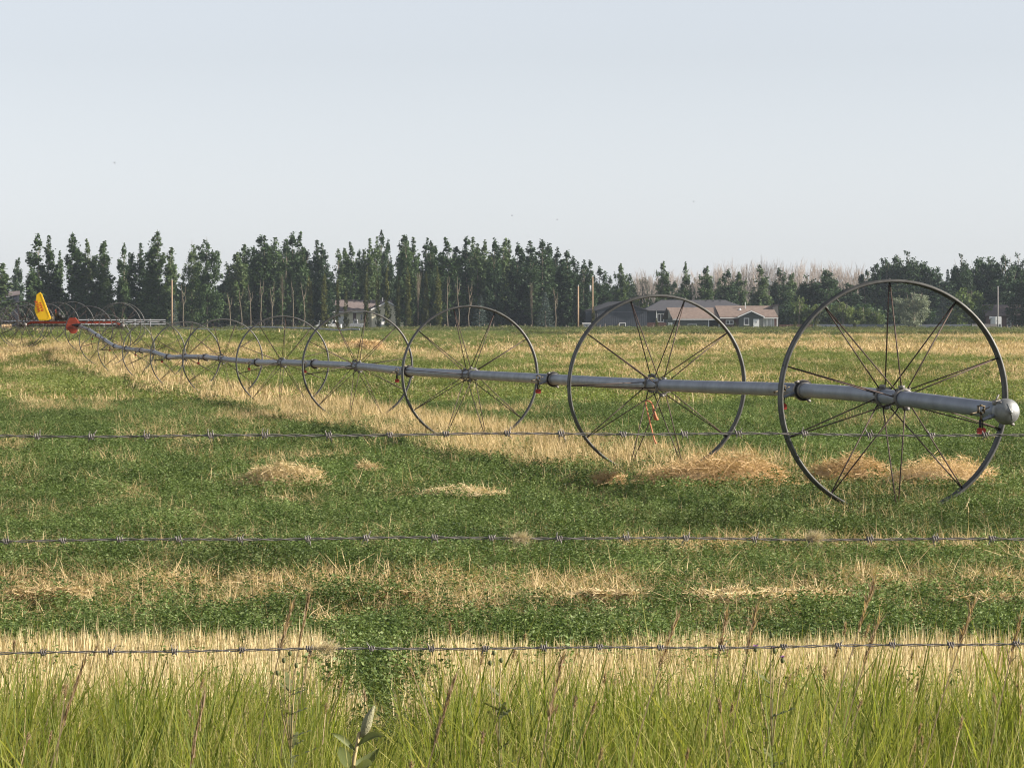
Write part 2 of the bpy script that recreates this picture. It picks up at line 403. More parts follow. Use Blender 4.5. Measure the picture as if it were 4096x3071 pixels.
def gn_scatter(name, pts, rot, scl, ids, sources, label, mats=None):
    me = bpy.data.meshes.new(name); n = len(pts); me.vertices.add(n); me.vertices.foreach_set('co', np.asarray(pts, np.float32).ravel())
    def vec(nm, arr):
        a = me.attributes.new(nm, 'FLOAT_VECTOR', 'POINT'); a.data.foreach_set('vector', np.asarray(arr, np.float32).ravel())
    vec('rt', rot); vec('sc', scl); a = me.attributes.new('vi', 'INT', 'POINT'); a.data.foreach_set('value', np.asarray(ids, np.int32))
    me.update(); o = link(name, me); tag(o, label, 'ground cover', kind='stuff')
    g = bpy.data.node_groups.new(name + '_nodes', 'GeometryNodeTree')
    g.interface.new_socket(name='Geometry', in_out='INPUT', socket_type='NodeSocketGeometry')
    g.interface.new_socket(name='Geometry', in_out='OUTPUT', socket_type='NodeSocketGeometry')
    N = g.nodes; L = g.links; gi = N.new('NodeGroupInput'); gout = N.new('NodeGroupOutput')
    ip = N.new('GeometryNodeInstanceOnPoints'); jn = N.new('GeometryNodeJoinGeometry')
    # join keeps link order reversed: link from last to first
    for s in reversed(sources):
        oi = N.new('GeometryNodeObjectInfo'); oi.inputs['Object'].default_value = s; oi.inputs['As Instance'].default_value = True
        L.new(oi.outputs['Geometry'], jn.inputs[0])
    def na(nm, t):
        k = N.new('GeometryNodeInputNamedAttribute'); k.data_type = t; k.inputs['Name'].default_value = nm
        return [q for q in k.outputs if q.name == 'Attribute' and q.enabled][0] if any(q.enabled and q.name == 'Attribute' for q in k.outputs) else k.outputs[0]
    e2r = N.new('FunctionNodeEulerToRotation'); L.new(na('rt', 'FLOAT_VECTOR'), e2r.inputs[0])
    L.new(gi.outputs[0], ip.inputs['Points']); L.new(jn.outputs[0], ip.inputs['Instance']); ip.inputs['Pick Instance'].default_value = True
    L.new(na('vi', 'INT'), ip.inputs['Instance Index']); L.new(e2r.outputs[0], ip.inputs['Rotation']); L.new(na('sc', 'FLOAT_VECTOR'), ip.inputs['Scale'])
    L.new(ip.outputs[0], gout.inputs[0])
    md = o.modifiers.new('scatter', 'NODES'); md.node_group = g
    return o

def sample_field(d0, d1, dens, rng, slope=.165):
    """uniform ground samples in the sector the photo looks over (a little wider)"""
    area = slope * (d1 * d1 - d0 * d0) + 3 * (d1 - d0); n = int(area * dens)
    d = np.sqrt(rng.rand(n) * (d1 * d1 - d0 * d0) + d0 * d0); x = (rng.rand(n) * 2 - 1) * (slope * d + 1.5)
    return x, d

ALF = [src(np_mesh('alfalfa_source', *alfalfa_clump(i, .17, .24, 12, 210, .0165), M['alfalfa'])) for i in range(4)]
ALFC = [src(np_mesh('alfalfa_coarse_source', *alfalfa_clump(20 + i, .40, .26, 16, 200, .038), M['alfalfa_far'])) for i in range(4)]
STR = [src(np_mesh('straw_source', *straw_clump(40 + i, .17, .20, 46, .0045, .42, .35, flat=.6), M['straw'])) for i in range(3)]
STRT = [src(np_mesh('tall_straw_source', *straw_clump(50 + i, .2, .30, 42, .0055, .3, .5), M['straw'])) for i in range(3)]
STRC = [src(np_mesh('straw_coarse_source', *straw_clump(60 + i, .42, .24, 60, .013, .4, .45), M['straw'])) for i in range(3)]
STU = [src(np_mesh('stubble_source', *straw_clump(70 + i, .13, .17, 30, .0048, .12, .05, (.05, 0)), M['stubble'])) for i in range(3)]

def build_field():
    rng = np.random.RandomState(3)
    def emit(name, label, x, d, sources, s_lo, s_hi, sz=None, tilt=.12):
        n = len(x); z = ground(x, d) - .01
        rot = np.stack([rng.normal(size=n) * tilt, rng.normal(size=n) * tilt, rng.rand(n) * 6.283], 1)
        s = s_lo + (s_hi - s_lo) * rng.rand(n)
        zz = s if sz is None else s * sz
        gn_scatter(name, np.stack([x, d, z], 1), rot, np.stack([s, s, zz], 1), rng.randint(0, len(sources), n), sources, label)
    # green alfalfa, near / middle / far rings
    def lush(x, d): return .26 + .52 * fbm(x / 1.1 + 60, d / 2.2 + 4) + .42 * (vn(x / .3, d / .5) ** 2)
    for (d0, d1, dens, S, lo, hi, nm, lab) in [(12.3, 32, 54, ALF, .75, 1.25, 'alfalfa_cover', 'short leafy green alfalfa across the near field in front of the nearest wheel'),
                                          (32, 75, 22, ALF, 1.0, 1.6, 'alfalfa_cover', 'short green alfalfa around the nearest four wheels'),
                                          (75, 190, 3.2, ALFC, .9, 1.6, 'alfalfa_cover', 'green alfalfa across the middle of the field'),
                                          (190, 640, .42, ALFC, 2.0, 3.6, 'alfalfa_cover', 'green alfalfa of the far field before the tree line')]:
        x, d = sample_field(d0, d1, dens, rng); sa = straw_amount(x, d)
        if d0 < 20: sa = np.maximum(sa, stubble_amount(x, d) * 1.02)
        k = rng.rand(len(x)) > sa * .90 - .0
        x = x[k]; d = d[k]; hh = lush(x, d)
        if d0 < 20: hh = hh * (1 + .25 * sst(2400, 2500, to_img(x, d)[1]) + .25 * (1 - sst(15.6, 16.6, d)) * (1 - stubble_amount(x, d)))
        if d0 > 150: hh = hh * .45
        emit(nm, lab, x, d, S, lo, hi, hh)
    for (d0, d1, dens, S, lo, hi, nm, lab, thin) in [(15.5, 34, 34, STR, .8, 1.3, 'dry_stubble', 'cut straw and dry stubble showing between the alfalfa of the near field', .075),
                                               (34, 75, 16, STR + STRT, .9, 1.5, 'dry_stubble', 'tall dry grass strip the nearest wheels stand in', .035),
                                               (75, 190, 4.0, STRC, .8, 1.6, 'dry_stubble', 'dry straw patches across the middle of the field', .05),
                                               (190, 640, .36, STRC, 2.0, 3.6, 'dry_stubble', 'pale dry bands and patches of the far field', .04)]:
        x, d = sample_field(d0, d1, dens, rng); sa = straw_amount(x, d) + thin * 2
        k = rng.rand(len(x)) < sa; x = x[k]; d = d[k]
        sl = x - xline(d); tall = .72 + .22 * sst(-1.5, -1, sl) * (1 - sst(1.2, 1.9, sl)) * (d < 150)
        emit(nm, lab, x, d, S, lo, hi, tall if d0 < 150 else .42 * np.ones(len(x)))
    x, d = sample_field(12.2, 17.2, 210, rng); k = rng.rand(len(x)) < stubble_amount(x, d); x = x[k]; d = d[k]
    emit('cut_stubble', 'dense bright stubble strip just behind the lowest wire', x, d, STU, .85, 1.2, .7 + .55 * fbm(x / .3, d / .4), .07)
    # weeds along the far edge of the field
    WD = [src(np_mesh('weed_source', *join_np([alfalfa_clump(80 + i, .9, .8, 20, 150, .16), straw_clump(90 + i, .9, .9, 26, .03, .3, .3)]), M['weed'])) for i in range(3)]
    n = 3600; d = 565 + 85 * rng.rand(n); x = (rng.rand(n) * 2 - 1) * .17 * d
    emit('weed_strip', 'ragged weeds along the far edge of the field below the trees', x, d, WD, 1.0, 1.9, .32 + .55 * fbm(x / 6, d / 30) * sst(570, 640, d))
    n = 700; d = 395 + 22 * rng.rand(n); x = (sst(2000, 4400, 2048 + 0) * 0 + rng.rand(n)) * .17 * d
    emit('weed_strip', 'darker weedy ridge between the two pale bands at right', x, d, WD, .9, 1.6, .45)
build_field()

# ------------------------------------------------------------------ roadside grass in the foreground
def grass_clump(seed, n, h, wd, heads=0):
    rng = np.random.RandomState(seed); r = .09 * np.sqrt(rng.rand(n)); p = rng.rand(n) * 6.283
    B = np.stack([r * np.cos(p), r * np.sin(p), np.zeros(n)], 1)
    return blades_np(B, dirs(n, rng, .26, (.17, 0)), h * (.35 + .75 * rng.rand(n)), wd * (.35 + 1.2 * rng.rand(n) ** 2), np.abs(rng.normal(size=n)) * .42, rng, 5)

def seed_stalk(seed, h, hl, spread, nsp, brome=True):
    """stalk with a feathery head; returns verts/faces"""
    rng = np.random.RandomState(seed); lean = .12 + .12 * rng.rand()
    seg = 7; t = np.linspace(0, 1, seg + 1)
    path = np.stack([lean * h * t ** 1.6, .03 * h * t, h * t], 1)
    wd = .0016
    V = []; Fs = []
    for k in range(seg + 1): V += [path[k] - [wd, 0, 0], path[k] + [wd, 0, 0]]
    Fs = [[2 * k, 2 * k + 1, 2 * k + 3, 2 * k + 2] for k in range(seg)]
    tt = 1 - hl / h * rng.rand(nsp) * .95
    C = np.stack([np.interp(tt, t, path[:, i]) for i in range(3)], 1)
    dr = dirs(nsp, rng, spread, (lean * .8, 0)); C2 = C + rng.normal(size=C.shape) * .0015
    v2, f2 = blades_np(C2, dr, (.012 + .018 * rng.rand(nsp)) * (1.5 if brome else .55), np.full(nsp, .0034 if brome else .0022), rng.normal(size=nsp) * .1, rng, 2)
    return join_np([(np.array(V), np.array(Fs)), (v2, f2)])

def build_verge():
    rng = np.random.RandomState(21)
    G = [src(np_mesh('grass_source', *grass_clump(100 + i, 26, .56, .0085), M['grassy'])) for i in range(4)]
    G += [src(np_mesh('grass_fine_source', *grass_clump(110 + i, 34, .50, .0035), M['grassy'])) for i in range(2)]
    G += [src(np_mesh('grass_dry_source', *grass_clump(120 + i, 16, .52, .0042), M['straw'])) for i in range(1)]
    G += [src(np_mesh('grass_seed_source', *seed_stalk(130 + i, .54, .03, .5, 70, False), M['seed'])) for i in range(3)]
    n = 4700; d = np.sqrt(rng.rand(n) * (12.9 ** 2 - 7.6 ** 2) + 7.6 ** 2); x = (rng.rand(n) * 2 - 1) * (.16 * d + 1.0)
    z = ground(x, d)
    pr = np.array([.18, .18, .18, .17, .11, .11, .15, .012, .012, .010]); ids = rng.choice(len(G), n, p=pr / pr.sum())
    s = .58 + .75 * fbm(x / .22, d / .4 + 3); s = s * (1 - .28 * sst(11.0, 12.8, d)) * (.85 + .3 * rng.rand(n))
    px = 2048 + x / d * F
    s = s * (1 - .55 * sst(1260, 1380, px) * (1 - sst(1640, 1780, px)) * sst(10, 11, d))
    rot = np.stack([rng.normal(size=n) * .06, rng.normal(size=n) * .06, rng.normal(size=n) * 1.3], 1)
    gn_scatter('verge_grass', np.stack([x, d, z], 1), rot, np.stack([s ** .5, s ** .5, s], 1), ids, G, 'tall bright green roadside grass along the bottom of the picture')
    # stalks rising above the lowest wire
    spots = [(2712, 2470, 9.5, 'feathery brown seed stalk just right of the middle, touching the lowest wire'),
             (2912, 2452, 10.2, 'drooping brown seed stalk in front of dark alfalfa, second right of the middle'),
             (3030, 2440, 9.8, 'upright brown seed stalk crossing the lowest wire above the purple thistle'),
             (3502, 2335, 9.0, 'tallest brown seed stalk, reaching well above the lowest wire at right'),
             (3522, 2480, 10.0, 'shorter brown seed stalk just right of the tallest one'),
             (3905, 2410, 9.2, 'tall curved seed stalk near the right edge above the lowest wire'),
             (4088, 2480, 9.4, 'brown seed stalk cut by the right edge of the picture'),
             (1166, 2430, 9.6, 'slender tan seed stalk left of a darker twin, left of the middle'),
             (1232, 2405, 9.6, 'darker slender seed stalk beside its tan twin, left of the middle'),
             (330, 2660, 8.6, 'bushy brown seed stalk low in the grass at far left'),
             (812, 2800, 8.3, 'thick tan seed plume low in the grass at left'),
             (1820, 2720, 8.6, 'wide purplish seed plume low in the grass right of the milkweed'),
             (2250, 2640, 9.0, 'small brown seed stalk in the grass in the centre')]
    for i, (px, y, d, lab) in enumerate(spots):
        top = P(px, y, d); zg = float(ground(top.x, d)); h = top.z - zg
        lean = (.12 + .12 * np.random.RandomState(200 + i).rand()) * h
        o = link('dry_grass_stalk', np_mesh('dry_grass_stalk', *seed_stalk(200 + i, h, (.13 if y < 2600 else .16), .36 if i not in (8, 9, 10, 11) else .06, 80, True), M['seed']), None, (top.x - lean, d, zg))
        tag(o, lab, 'grass stalk', 'dry seed stalks above the roadside grass')
build_verge()

# milkweed
def build_weeds():
    d = 8.8; t = empty('milkweed', (0, 0, 0), 'broad leafed milkweed with one pale warty pod standing in the roadside grass', 'weed plant')
    base = P(1395, 3350, d); base.z = float(ground(base.x, d)); t.location = base
    Lc = lambda px, y, dd=0: P(px, y, d + dd) - base
    MB().tube([(0, 0, 0), Lc(1400, 3150), Lc(1415, 3040), Lc(1438, 2925)], [.006, .0055, .005, .004], 8).obj('stem', M['mstem'], t, True)
    pts = [Lc(1447, 2948), Lc(1458, 2922), Lc(1467, 2895), Lc(1476, 2868), Lc(1488, 2842), Lc(1497, 2820)]
    m = MB().tube(pts, [.004, .0105, .0128, .0108, .0062, .0015], 14)
    m.obj('pod', M['pod'], t, True)
    def leaf(p0, p1, wd, droop):
        V = []; Fs = []; a = p0; b_ = p1; ax = b_ - a; sd = ax.cross(Vector((0, -1, .6))).normalized()
        for k in range(9):
            tt = k / 8; c = a + ax * tt + Vector((0, 0, droop * math.sin(math.pi * tt))); ww = wd * math.sin(math.pi * min(1, tt * .96 + .04)) ** .8
            V += [c - sd * ww + Vector((0, -.006, .004)), c, c + sd * ww + Vector((0, -.006, .004))]
        for k in range(8):
            for j in range(2): Fs.append((3 * k + j, 3 * k + j + 1, 3 * k + j + 4, 3 * k + j + 3))
        MB().add(V, Fs).obj('leaf', M['mleaf'], t, True)
    leaf(Lc(1430, 2985), Lc(1540, 2945, -.02), .010, .012); leaf(Lc(1425, 3010), Lc(1325, 2935, -.03), .008, .006)
    leaf(Lc(1412, 3060), Lc(1520, 2995, .03), .014, -.012); leaf(Lc(1405, 3080), Lc(1350, 2990, -.05), .016, .004); leaf(Lc(1420, 3075), Lc(1490, 3060, -.07), .016, .004)
    # thistles
    def thistle(px, ytop, d, lab, heads):
        rng = random.Random(px); b0 = P(px, 3000, d); b0.z = float(ground(b0.x, d))
        t = empty('thistle', b0, lab, 'weed plant'); h = P(px, ytop, d).z - b0.z
        top = Vector((.01, 0, h * .8)); MB().tube([(0, 0, 0), (.006, 0, h * .4), top], [.0028, .0024, .0016], 6).obj('stem', M['thleaf'], t, True)
        lm = MB()
        for k in range(26):
            zz = h * (.25 + .60 * rng.random()); a = rng.random() * 6.28; ln = .04 + .05 * rng.random(); dv = Vector((math.cos(a), math.sin(a) * .5, .35)).normalized(); sdv = dv.cross(Vector((0, 0, 1))).normalized()
            V = []
            for q in range(7):
                tt = q / 6; wv = .009 * math.sin(math.pi * (.1 + .9 * tt)) * (1.5 if q % 2 else .6); c = Vector((.006, 0, zz)) + dv * ln * tt; V += [c - sdv * wv + Vector((0, 0, .004 * (q % 2))), c + sdv * wv]
            lm.add(V, [(2 * q, 2 * q + 1, 2 * q + 3, 2 * q + 2) for q in range(6)])
        lm.obj('leaves', M['thleaf'], t)
        for (hx, hy, fl) in heads:
            e = P(hx, hy, d) - b0; MB().tube([(.008, 0, h * .62), (e.x * .6, 0, (h * .62 + e.z) / 2), e], [.002, .0018, .0015], 5).obj('branch', M['mstem'], t, True)
            br = MB().ico((e.x, e.y, e.z), (.0055, .0055, .0075)).obj('flower_head', M['thleaf'], t, True)
            if fl:
                fm = MB()
                for k in range(26):
                    a = rng.random() * 6.28; s_ = .008 * rng.random() ** .5; p0 = Vector((e.x, e.y, e.z + .004)); p1 = p0 + Vector((math.cos(a) * s_, math.sin(a) * s_, .008))
                    fm.tube([p0, p1], [.0008, .0006], 3, False)
                fm.obj('petals', M['purple'], br)
    thistle(3075, 2560, 9.4, 'straggly thistle with three small purple flowers crossing the lowest wire at right', [(3022, 2596, 1), (3098, 2602, 1), (3130, 2640, 1), (3086, 2540, 0)])
    thistle(1152, 2600, 9.6, 'straggly budding thistle without flowers in front of the left stubble strip', [(1135, 2640, 0), (1160, 2612, 0), (1185, 2660, 0), (1110, 2690, 0)])
    thistle(1985, 2600, 9.8, 'green budding thistle right of the dark gap in the stubble strip', [(1975, 2610, 0), (2005, 2640, 0), (1960, 2650, 0)])
build_weeds()

# ------------------------------------------------------------------ heaps of cut straw
def straw_heap(px, yb, wpx, hpx, mt, lab, n, seed, depth=None, wd=.0045):
    rng = np.random.RandomState(seed)
    d = 1.62 * F / (yb - HY)
    for _ in range(4):
        x = (px - 2048) * d / F; d = -(float(ground(x, d)) + (.15 if d < 60 else .05)) * F / (yb - HY)
    W = wpx * d / F * .5; H = hpx * d / F * .95; Dp = depth or W * .7
    x = (px - 2048) * d / F; d += Dp * .8
    r = np.sqrt(rng.rand(n)) * (1 + .12 * np.abs(rng.normal(size=n))); p = rng.rand(n) * 6.283
    lump = .55 + .9 * vn(np.cos(p) * r * 2.2 + seed, np.sin(p) * r * 2.2 + 5)
    cx = r * np.cos(p) * W * (.85 + .3 * rng.rand(n)); cy = r * np.sin(p) * Dp
    if yb > 2300:      # wind-blown drifts: several thin lobes instead of one mound
        lx = (rng.rand(16) * 2 - 1) * W * 1.25; ly = (rng.rand(16) * 2 - 1) * Dp * .8; k = rng.randint(0, 16, n)
        cx = lx[k] + cx * .26; cy = ly[k] + cy * .35; H = H * .5
    cz = H * np.clip(1 - r ** 2, 0, 1) ** .4 * lump * (.35 + .65 * rng.rand(n) ** .4) * (1 + .15 * rng.normal(size=n)) + .02
    dr = rng.normal(size=(n, 3)); dr[:, 2] *= (.5 if yb < 2300 else .22); dr /= np.linalg.norm(dr, axis=1)[:, None]
    ln = .10 + .17 * rng.rand(n); ln *= min(1.3, max(.6, W * 1.2)) * (2.2 if d > 100 else 1)
    B = np.stack([cx, cy, cz], 1) - dr * ln[:, None] * .5
    B[:, 2] = np.maximum(B[:, 2], .01)
    v, f = blades_np(B, dr, ln, np.full(n, wd if d < 100 else .03), rng.normal(size=n) * .35, rng, 4)
    # an inner mound so the heap is not see-through
    hm = MB(); k1, k2 = 26, 8; V = [(0, 0, H * (.62 if yb < 2300 else .12))]
    for j in range(1, k2 + 1):
        for i in range(k1):
            q = j / k2 * .88; a = 6.283 * i / k1; l2 = .55 + .9 * float(vn(math.cos(a) * q * 2.2 + seed, math.sin(a) * q * 2.2 + 5))
            V.append((q * math.cos(a) * W, q * math.sin(a) * Dp, H * max(0, 1 - q * q) ** .4 * l2 * (.62 if yb < 2300 else .12) - .01))
    Fs = [(0, 1 + i, 1 + (i + 1) % k1) for i in range(k1)] + [(1 + j * k1 + i, 1 + (j + 1) * k1 + i, 1 + (j + 1) * k1 + (i + 1) % k1, 1 + j * k1 + (i + 1) % k1) for j in range(k2 - 1) for i in range(k1)]
    me = bpy.data.meshes.new('straw_heap'); nv = len(v)
    me.from_pydata([tuple(q) for q in v] + V, [], [tuple(q) for q in f] + [tuple(i + nv for i in q) for q in Fs]); me.materials.append(mt)
    o = link('straw_heap', me, None, (x, d, float(ground(x, d)) + ((.10 if yb < 2300 else .06) if d < 100 else .1))); tag(o, lab, 'straw heap', 'heaps of cut straw lying on the field')
PP, PO = M['pile_pale'], M['pile_orange']
for a in [(1130, 1925, 320, 78, PP, 'compact pale straw heap alone in the green at left', 2600, 1),
          (2890, 1924, 540, 105, PO, 'largest orange straw heap, between the two nearest wheels', 3600, 2),
          (2680, 1908, 260, 60, PO, 'low brownish straw heap joining the left end of the largest heap', 1200, 3),
          (2440, 1920, 140, 42, PO, 'small orange straw tuft below the second wheel', 500, 4),
          (3410, 1904, 330, 78, PO, 'orange straw heap inside the nearest wheel, left of its lowest spokes', 2000, 5),
          (3790, 1918, 420, 80, PO, 'orange straw heap inside the nearest wheel, right of its lowest spokes', 2400, 6),
          (1850, 1962, 300, 20, PP, 'thin flat scatter of pale straw left of the centre', 800, 7),
          (1475, 1868, 110, 28, PP, 'small flat straw tuft right of the compact pale heap', 300, 8),
          (1478, 1402, 110, 34, PO, 'larger of two distant straw heaps seen through the fourth wheel', 900, 9),
          (1415, 1390, 90, 20, PO, 'smaller of two distant straw heaps seen through the fourth wheel', 500, 10),
          (3080, 2345, 480, 46, PP, 'long flat drift of pale straw at right below the middle wire', 2200, 11),
          (190, 2335, 230, 60, PP, 'loose heap of pale straw stalks near the left edge below the middle wire', 1000, 12),
          (1540, 2335, 240, 34, PP, 'flat pale straw scatter left of centre below the middle wire', 800, 13),
          (2450, 2332, 220, 34, PP, 'flat pale straw scatter right of centre below the middle wire', 700, 14),
          (3960, 2350, 280, 34, PP, 'flat pale straw scatter at the right edge below the middle wire', 800, 15)]:
    straw_heap(*a)

# ------------------------------------------------------------------ barbed wire fence
def build_fence():
    d = 7.4; t = empty('barbed_wire_fence', (0, d, float(ground(0, d))), 'three strand barbed wire fence crossing the whole picture in the foreground', 'fence')
    zt = t.location.z
    def row(y0, y1, seedk):
        rng = random.Random(seedk); XL = 4.2
        f = lambda x: -(y0 + (y1 - y0) * (x + 1.05) / 2.1 - HY) * d / F - zt + .0022 * math.sin(x * 3.1 + seedk) + .0012 * math.sin(x * 11.3 + seedk * 2)
        m = MB(); nseg = 700
        for s in (0, 1):
            pts = []
            for i in range(nseg + 1):
                x = -XL + 2 * XL * i / nseg; a = 2 * math.pi * x / .085 + s * math.pi
                pts.append((x, math.cos(a) * .0019, f(x) + math.sin(a) * .0019))
            m.tube(pts, .0013, 5)
        wo = m.obj('wire', M['wire'], t, True)
        x = -1.5 + rng.random() * .1
        while x < 1.5:
            bm = MB(); z = f(x); pts = []
            for i in range(25):
                a = 2 * math.pi * i / 24 * 2.5; pts.append((x - .006 + .012 * i / 24, math.cos(a) * .0055, z + math.sin(a) * .0055))
            bm.tube(pts, .0014, 5)
            for s in (-1, 1):
                a = rng.random() * 6.28
                bm.tube([(x + s * .005, math.cos(a) * .004, z + math.sin(a) * .004), (x + s * .006 + rng.uniform(-.005, .005), math.cos(a) * .015 * .6, z + math.sin(a) * .015)], [.0014, .0005], 4)
                a += 2.6
                bm.tube([(x + s * .004, math.cos(a) * .004, z + math.sin(a) * .004), (x + s * .004 + rng.uniform(-.006, .006), math.cos(a) * .012, z + math.sin(a) * .012)], [.0011, .0004], 4)
            bm.obj('barb', M['wire'], wo, True)
            x += .127 + rng.uniform(-.017, .015)
    row(1740, 1738, 1); row(2158, 2152, 2); row(2612, 2572, 3)
    for xx in (-4.2, 4.2):
        MB().tube([(xx, .02, 0), (xx, .02, 1.45)], [.06, .055], 12).obj('post', M['wood'], t, True)
    for (px, y, lab, s) in [(1300, 2596, 'ball of pale plant fluff caught on the lowest wire', 1), (2075, 2155, 'tan tuft of fluff caught on the middle wire at centre', .8), (3255, 2152, 'wide tan tuft caught on the middle wire at right', .9)]:
        rng = np.random.RandomState(px); n = 420; c = P(px, y, d - .004)
        C = rng.normal(size=(n, 3)) * np.array([.012, .004, .004]) * s
        v, f_ = blades_np(C, dirs(n, rng, 1.4, (.5, 0)), .01 + .016 * rng.rand(n), np.full(n, .0006), rng.normal(size=n) * .3, rng, 2)
        o = link('fluff_tuft', np_mesh('fluff_tuft', v, f_, M['fluff']), None, c); tag(o, lab, 'plant fluff')
build_fence()

# ------------------------------------------------------------------ the wheel line
WR = .975
def rim_mesh(R, half, mt, n=96):
    k = half / .045
    prof = [(x_, r_ * 1.4) for x_, r_ in [(-.045, -.004), (-.040, .006), (-.028, .010), (-.016, .001), (0, .006), (.016, .001), (.028, .010), (.040, .006), (.045, -.004),
            (.040, -.010), (.026, -.001), (.015, -.009), (0, -.003), (-.015, -.009), (-.026, -.001), (-.040, -.010)]]
    V = []; Fs = []; q = len(prof)
    for i in range(n):
        a = 2 * math.pi * i / n
        for (ax, r) in prof: V.append(((R + r) * math.sin(a), ax * k, (R + r) * math.cos(a)))
    for i in range(n):
        for j in range(q): Fs.append((i * q + j, i * q + (j + 1) % q, ((i + 1) % n) * q + (j + 1) % q, ((i + 1) % n) * q + j))
    m = MB().add(V, Fs)
    for i in range(10):
        a = 2 * math.pi * i / 10; c = Vector((math.sin(a), 0, math.cos(a)))
        m.tube([c * (R - .03), c * (R + .022)], .008, 6)
    for a in (-.62, -.50, 1.9):
        c = Vector((math.sin(a), 0, math.cos(a))); m.tube([c * (R - .008), c * (R - .045)], .007, 5); m.tube([c * (R - .045) + Vector((0, .02, 0)), c * (R - .045) - Vector((0, .02, 0))], .006, 5)
    return m.mesh('rim', mt, True)
def spoke_mesh(R, n=6):
    m = MB()
    for s in (-1, 1): m.tube([(0, s * .01, R - .012), (.012 * s, s * .29, .075)], .006, n)
    return m.mesh('spoke', M['spoke'], True)
def clamp_mesh():
    m = MB(); pr = [(-.022, .066), (-.022, .082), (-.012, .086), (.012, .086), (.022, .082), (.022, .066)]; n = 32; V = []; Fs = []
    for i in range(n):
        a = 2 * math.pi * i / n
        for (ax, r) in pr: V.append((r * math.sin(a), ax, r * math.cos(a)))
    q = len(pr)
    for i in range(n):
        for j in range(q - 1): Fs.append((i * q + j, i * q + j + 1, ((i + 1) % n) * q + j + 1, ((i + 1) % n) * q + j))
    m.add(V, Fs)
    for i in range(10):
        a = 2 * math.pi * (i + .0) / 10; c = Vector((math.sin(a), 0, math.cos(a))); m.tube([c * .08, c * .100], .011, 6)
    for a in (-.15, 2.9):
        c = Vector((math.sin(a), 0, math.cos(a))); m.tube([c * .08 - Vector((0, .03, 0)), c * .105 - Vector((0, .03, 0))], .022, 6); m.tube([c * .08 + Vector((0, .02, 0)), c * .105 + Vector((0, .02, 0))], .02, 6)
    return m.mesh('hub_clamp', M['hub'], True)
RIM = rim_mesh(WR, .056, M['rim']); RIMD = rim_mesh(WR, .13, M['rimdark']); SPK = spoke_mesh(WR); CLP = clamp_mesh()
def allspokes():
    m = MB()
    for i in range(10):
        a = 2 * math.pi * i / 10
        for s in (-1, 1):
            p0 = Vector((0, s * .01, WR - .012)); p1 = Vector((.012 * s, s * .29, .075)); rot = Matrix.Rotation(a, 3, 'Y')
            m.tube([rot @ p0, rot @ p1], .0068, 5)
    return m.mesh('spokes', M['spoke'], True)
SPA = allspokes()
def rotY(v): return v
def wheel(parent, loc, yaw, phase, detail=True, rim=None, pitch=0):
    h = link('wheel', rim or RIM, parent, loc); h.rotation_mode = 'ZXY'; h.rotation_euler = (pitch, phase, yaw)
    if detail:
        for i in range(10):
            s = link('spoke', SPK, h); s.rotation_euler = (0, 2 * math.pi * i / 10, 0)
        for s in (-1, 1): link('hub_clamp', CLP, h, (0, s * .29, 0))
    else:
        link('spokes', SPA, h)
        c = link('hub_clamp', CLP, h, (0, 0, 0)); c.scale = (1, 6, 1)
    return h

def catmull(P_, k=6):
    out = []
    for i in range(len(P_) - 1):
        p0 = P_[max(i - 1, 0)]; p1 = P_[i]; p2 = P_[i + 1]; p3 = P_[min(i + 2, len(P_) - 1)]
        for j in range(k):
            t = j / k; out.append(.5 * ((2 * p1) + (p2 - p0) * t + (2 * p0 - 5 * p1 + 4 * p2 - p3) * t * t + (3 * p1 - p0 - 3 * p2 + p3) * t ** 3))
    out.append(P_[-1]); return out

def coupler_mesh():
    m = MB(); n = 32
    pr = [(-.09, .066), (-.085, .074), (-.03, .074), (-.02, .096), (.012, .098), (.02, .092), (.03, .08), (.09, .078), (.095, .066)]
    V = []; Fs = []; q = len(pr)
    for i in range(n):
        a = 2 * math.pi * i / n
        for (ax, r) in pr: V.append((r * math.sin(a), ax, r * math.cos(a)))
    for i in range(n):
        for j in range(q - 1): Fs.append((i * q + j, i * q + j + 1, ((i + 1) % n) * q + j + 1, ((i + 1) % n) * q + j))
    m.add(V, Fs)
    m.tube([(-.05, -.03, .085), (-.09, -.03, .07)], .012, 6); m.tube([(.03, -.03, -.09), (.06, -.02, -.10)], .012, 6)
    return m.mesh('coupler', M['hub'], True)
CPL = coupler_mesh()
def gasket_mesh():
    m = MB(); m.tube([(0, -.036, 0), (0, -.030, 0)], .094, 28); return m.mesh('gasket', M['rubber'], True)
GSK = gasket_mesh()
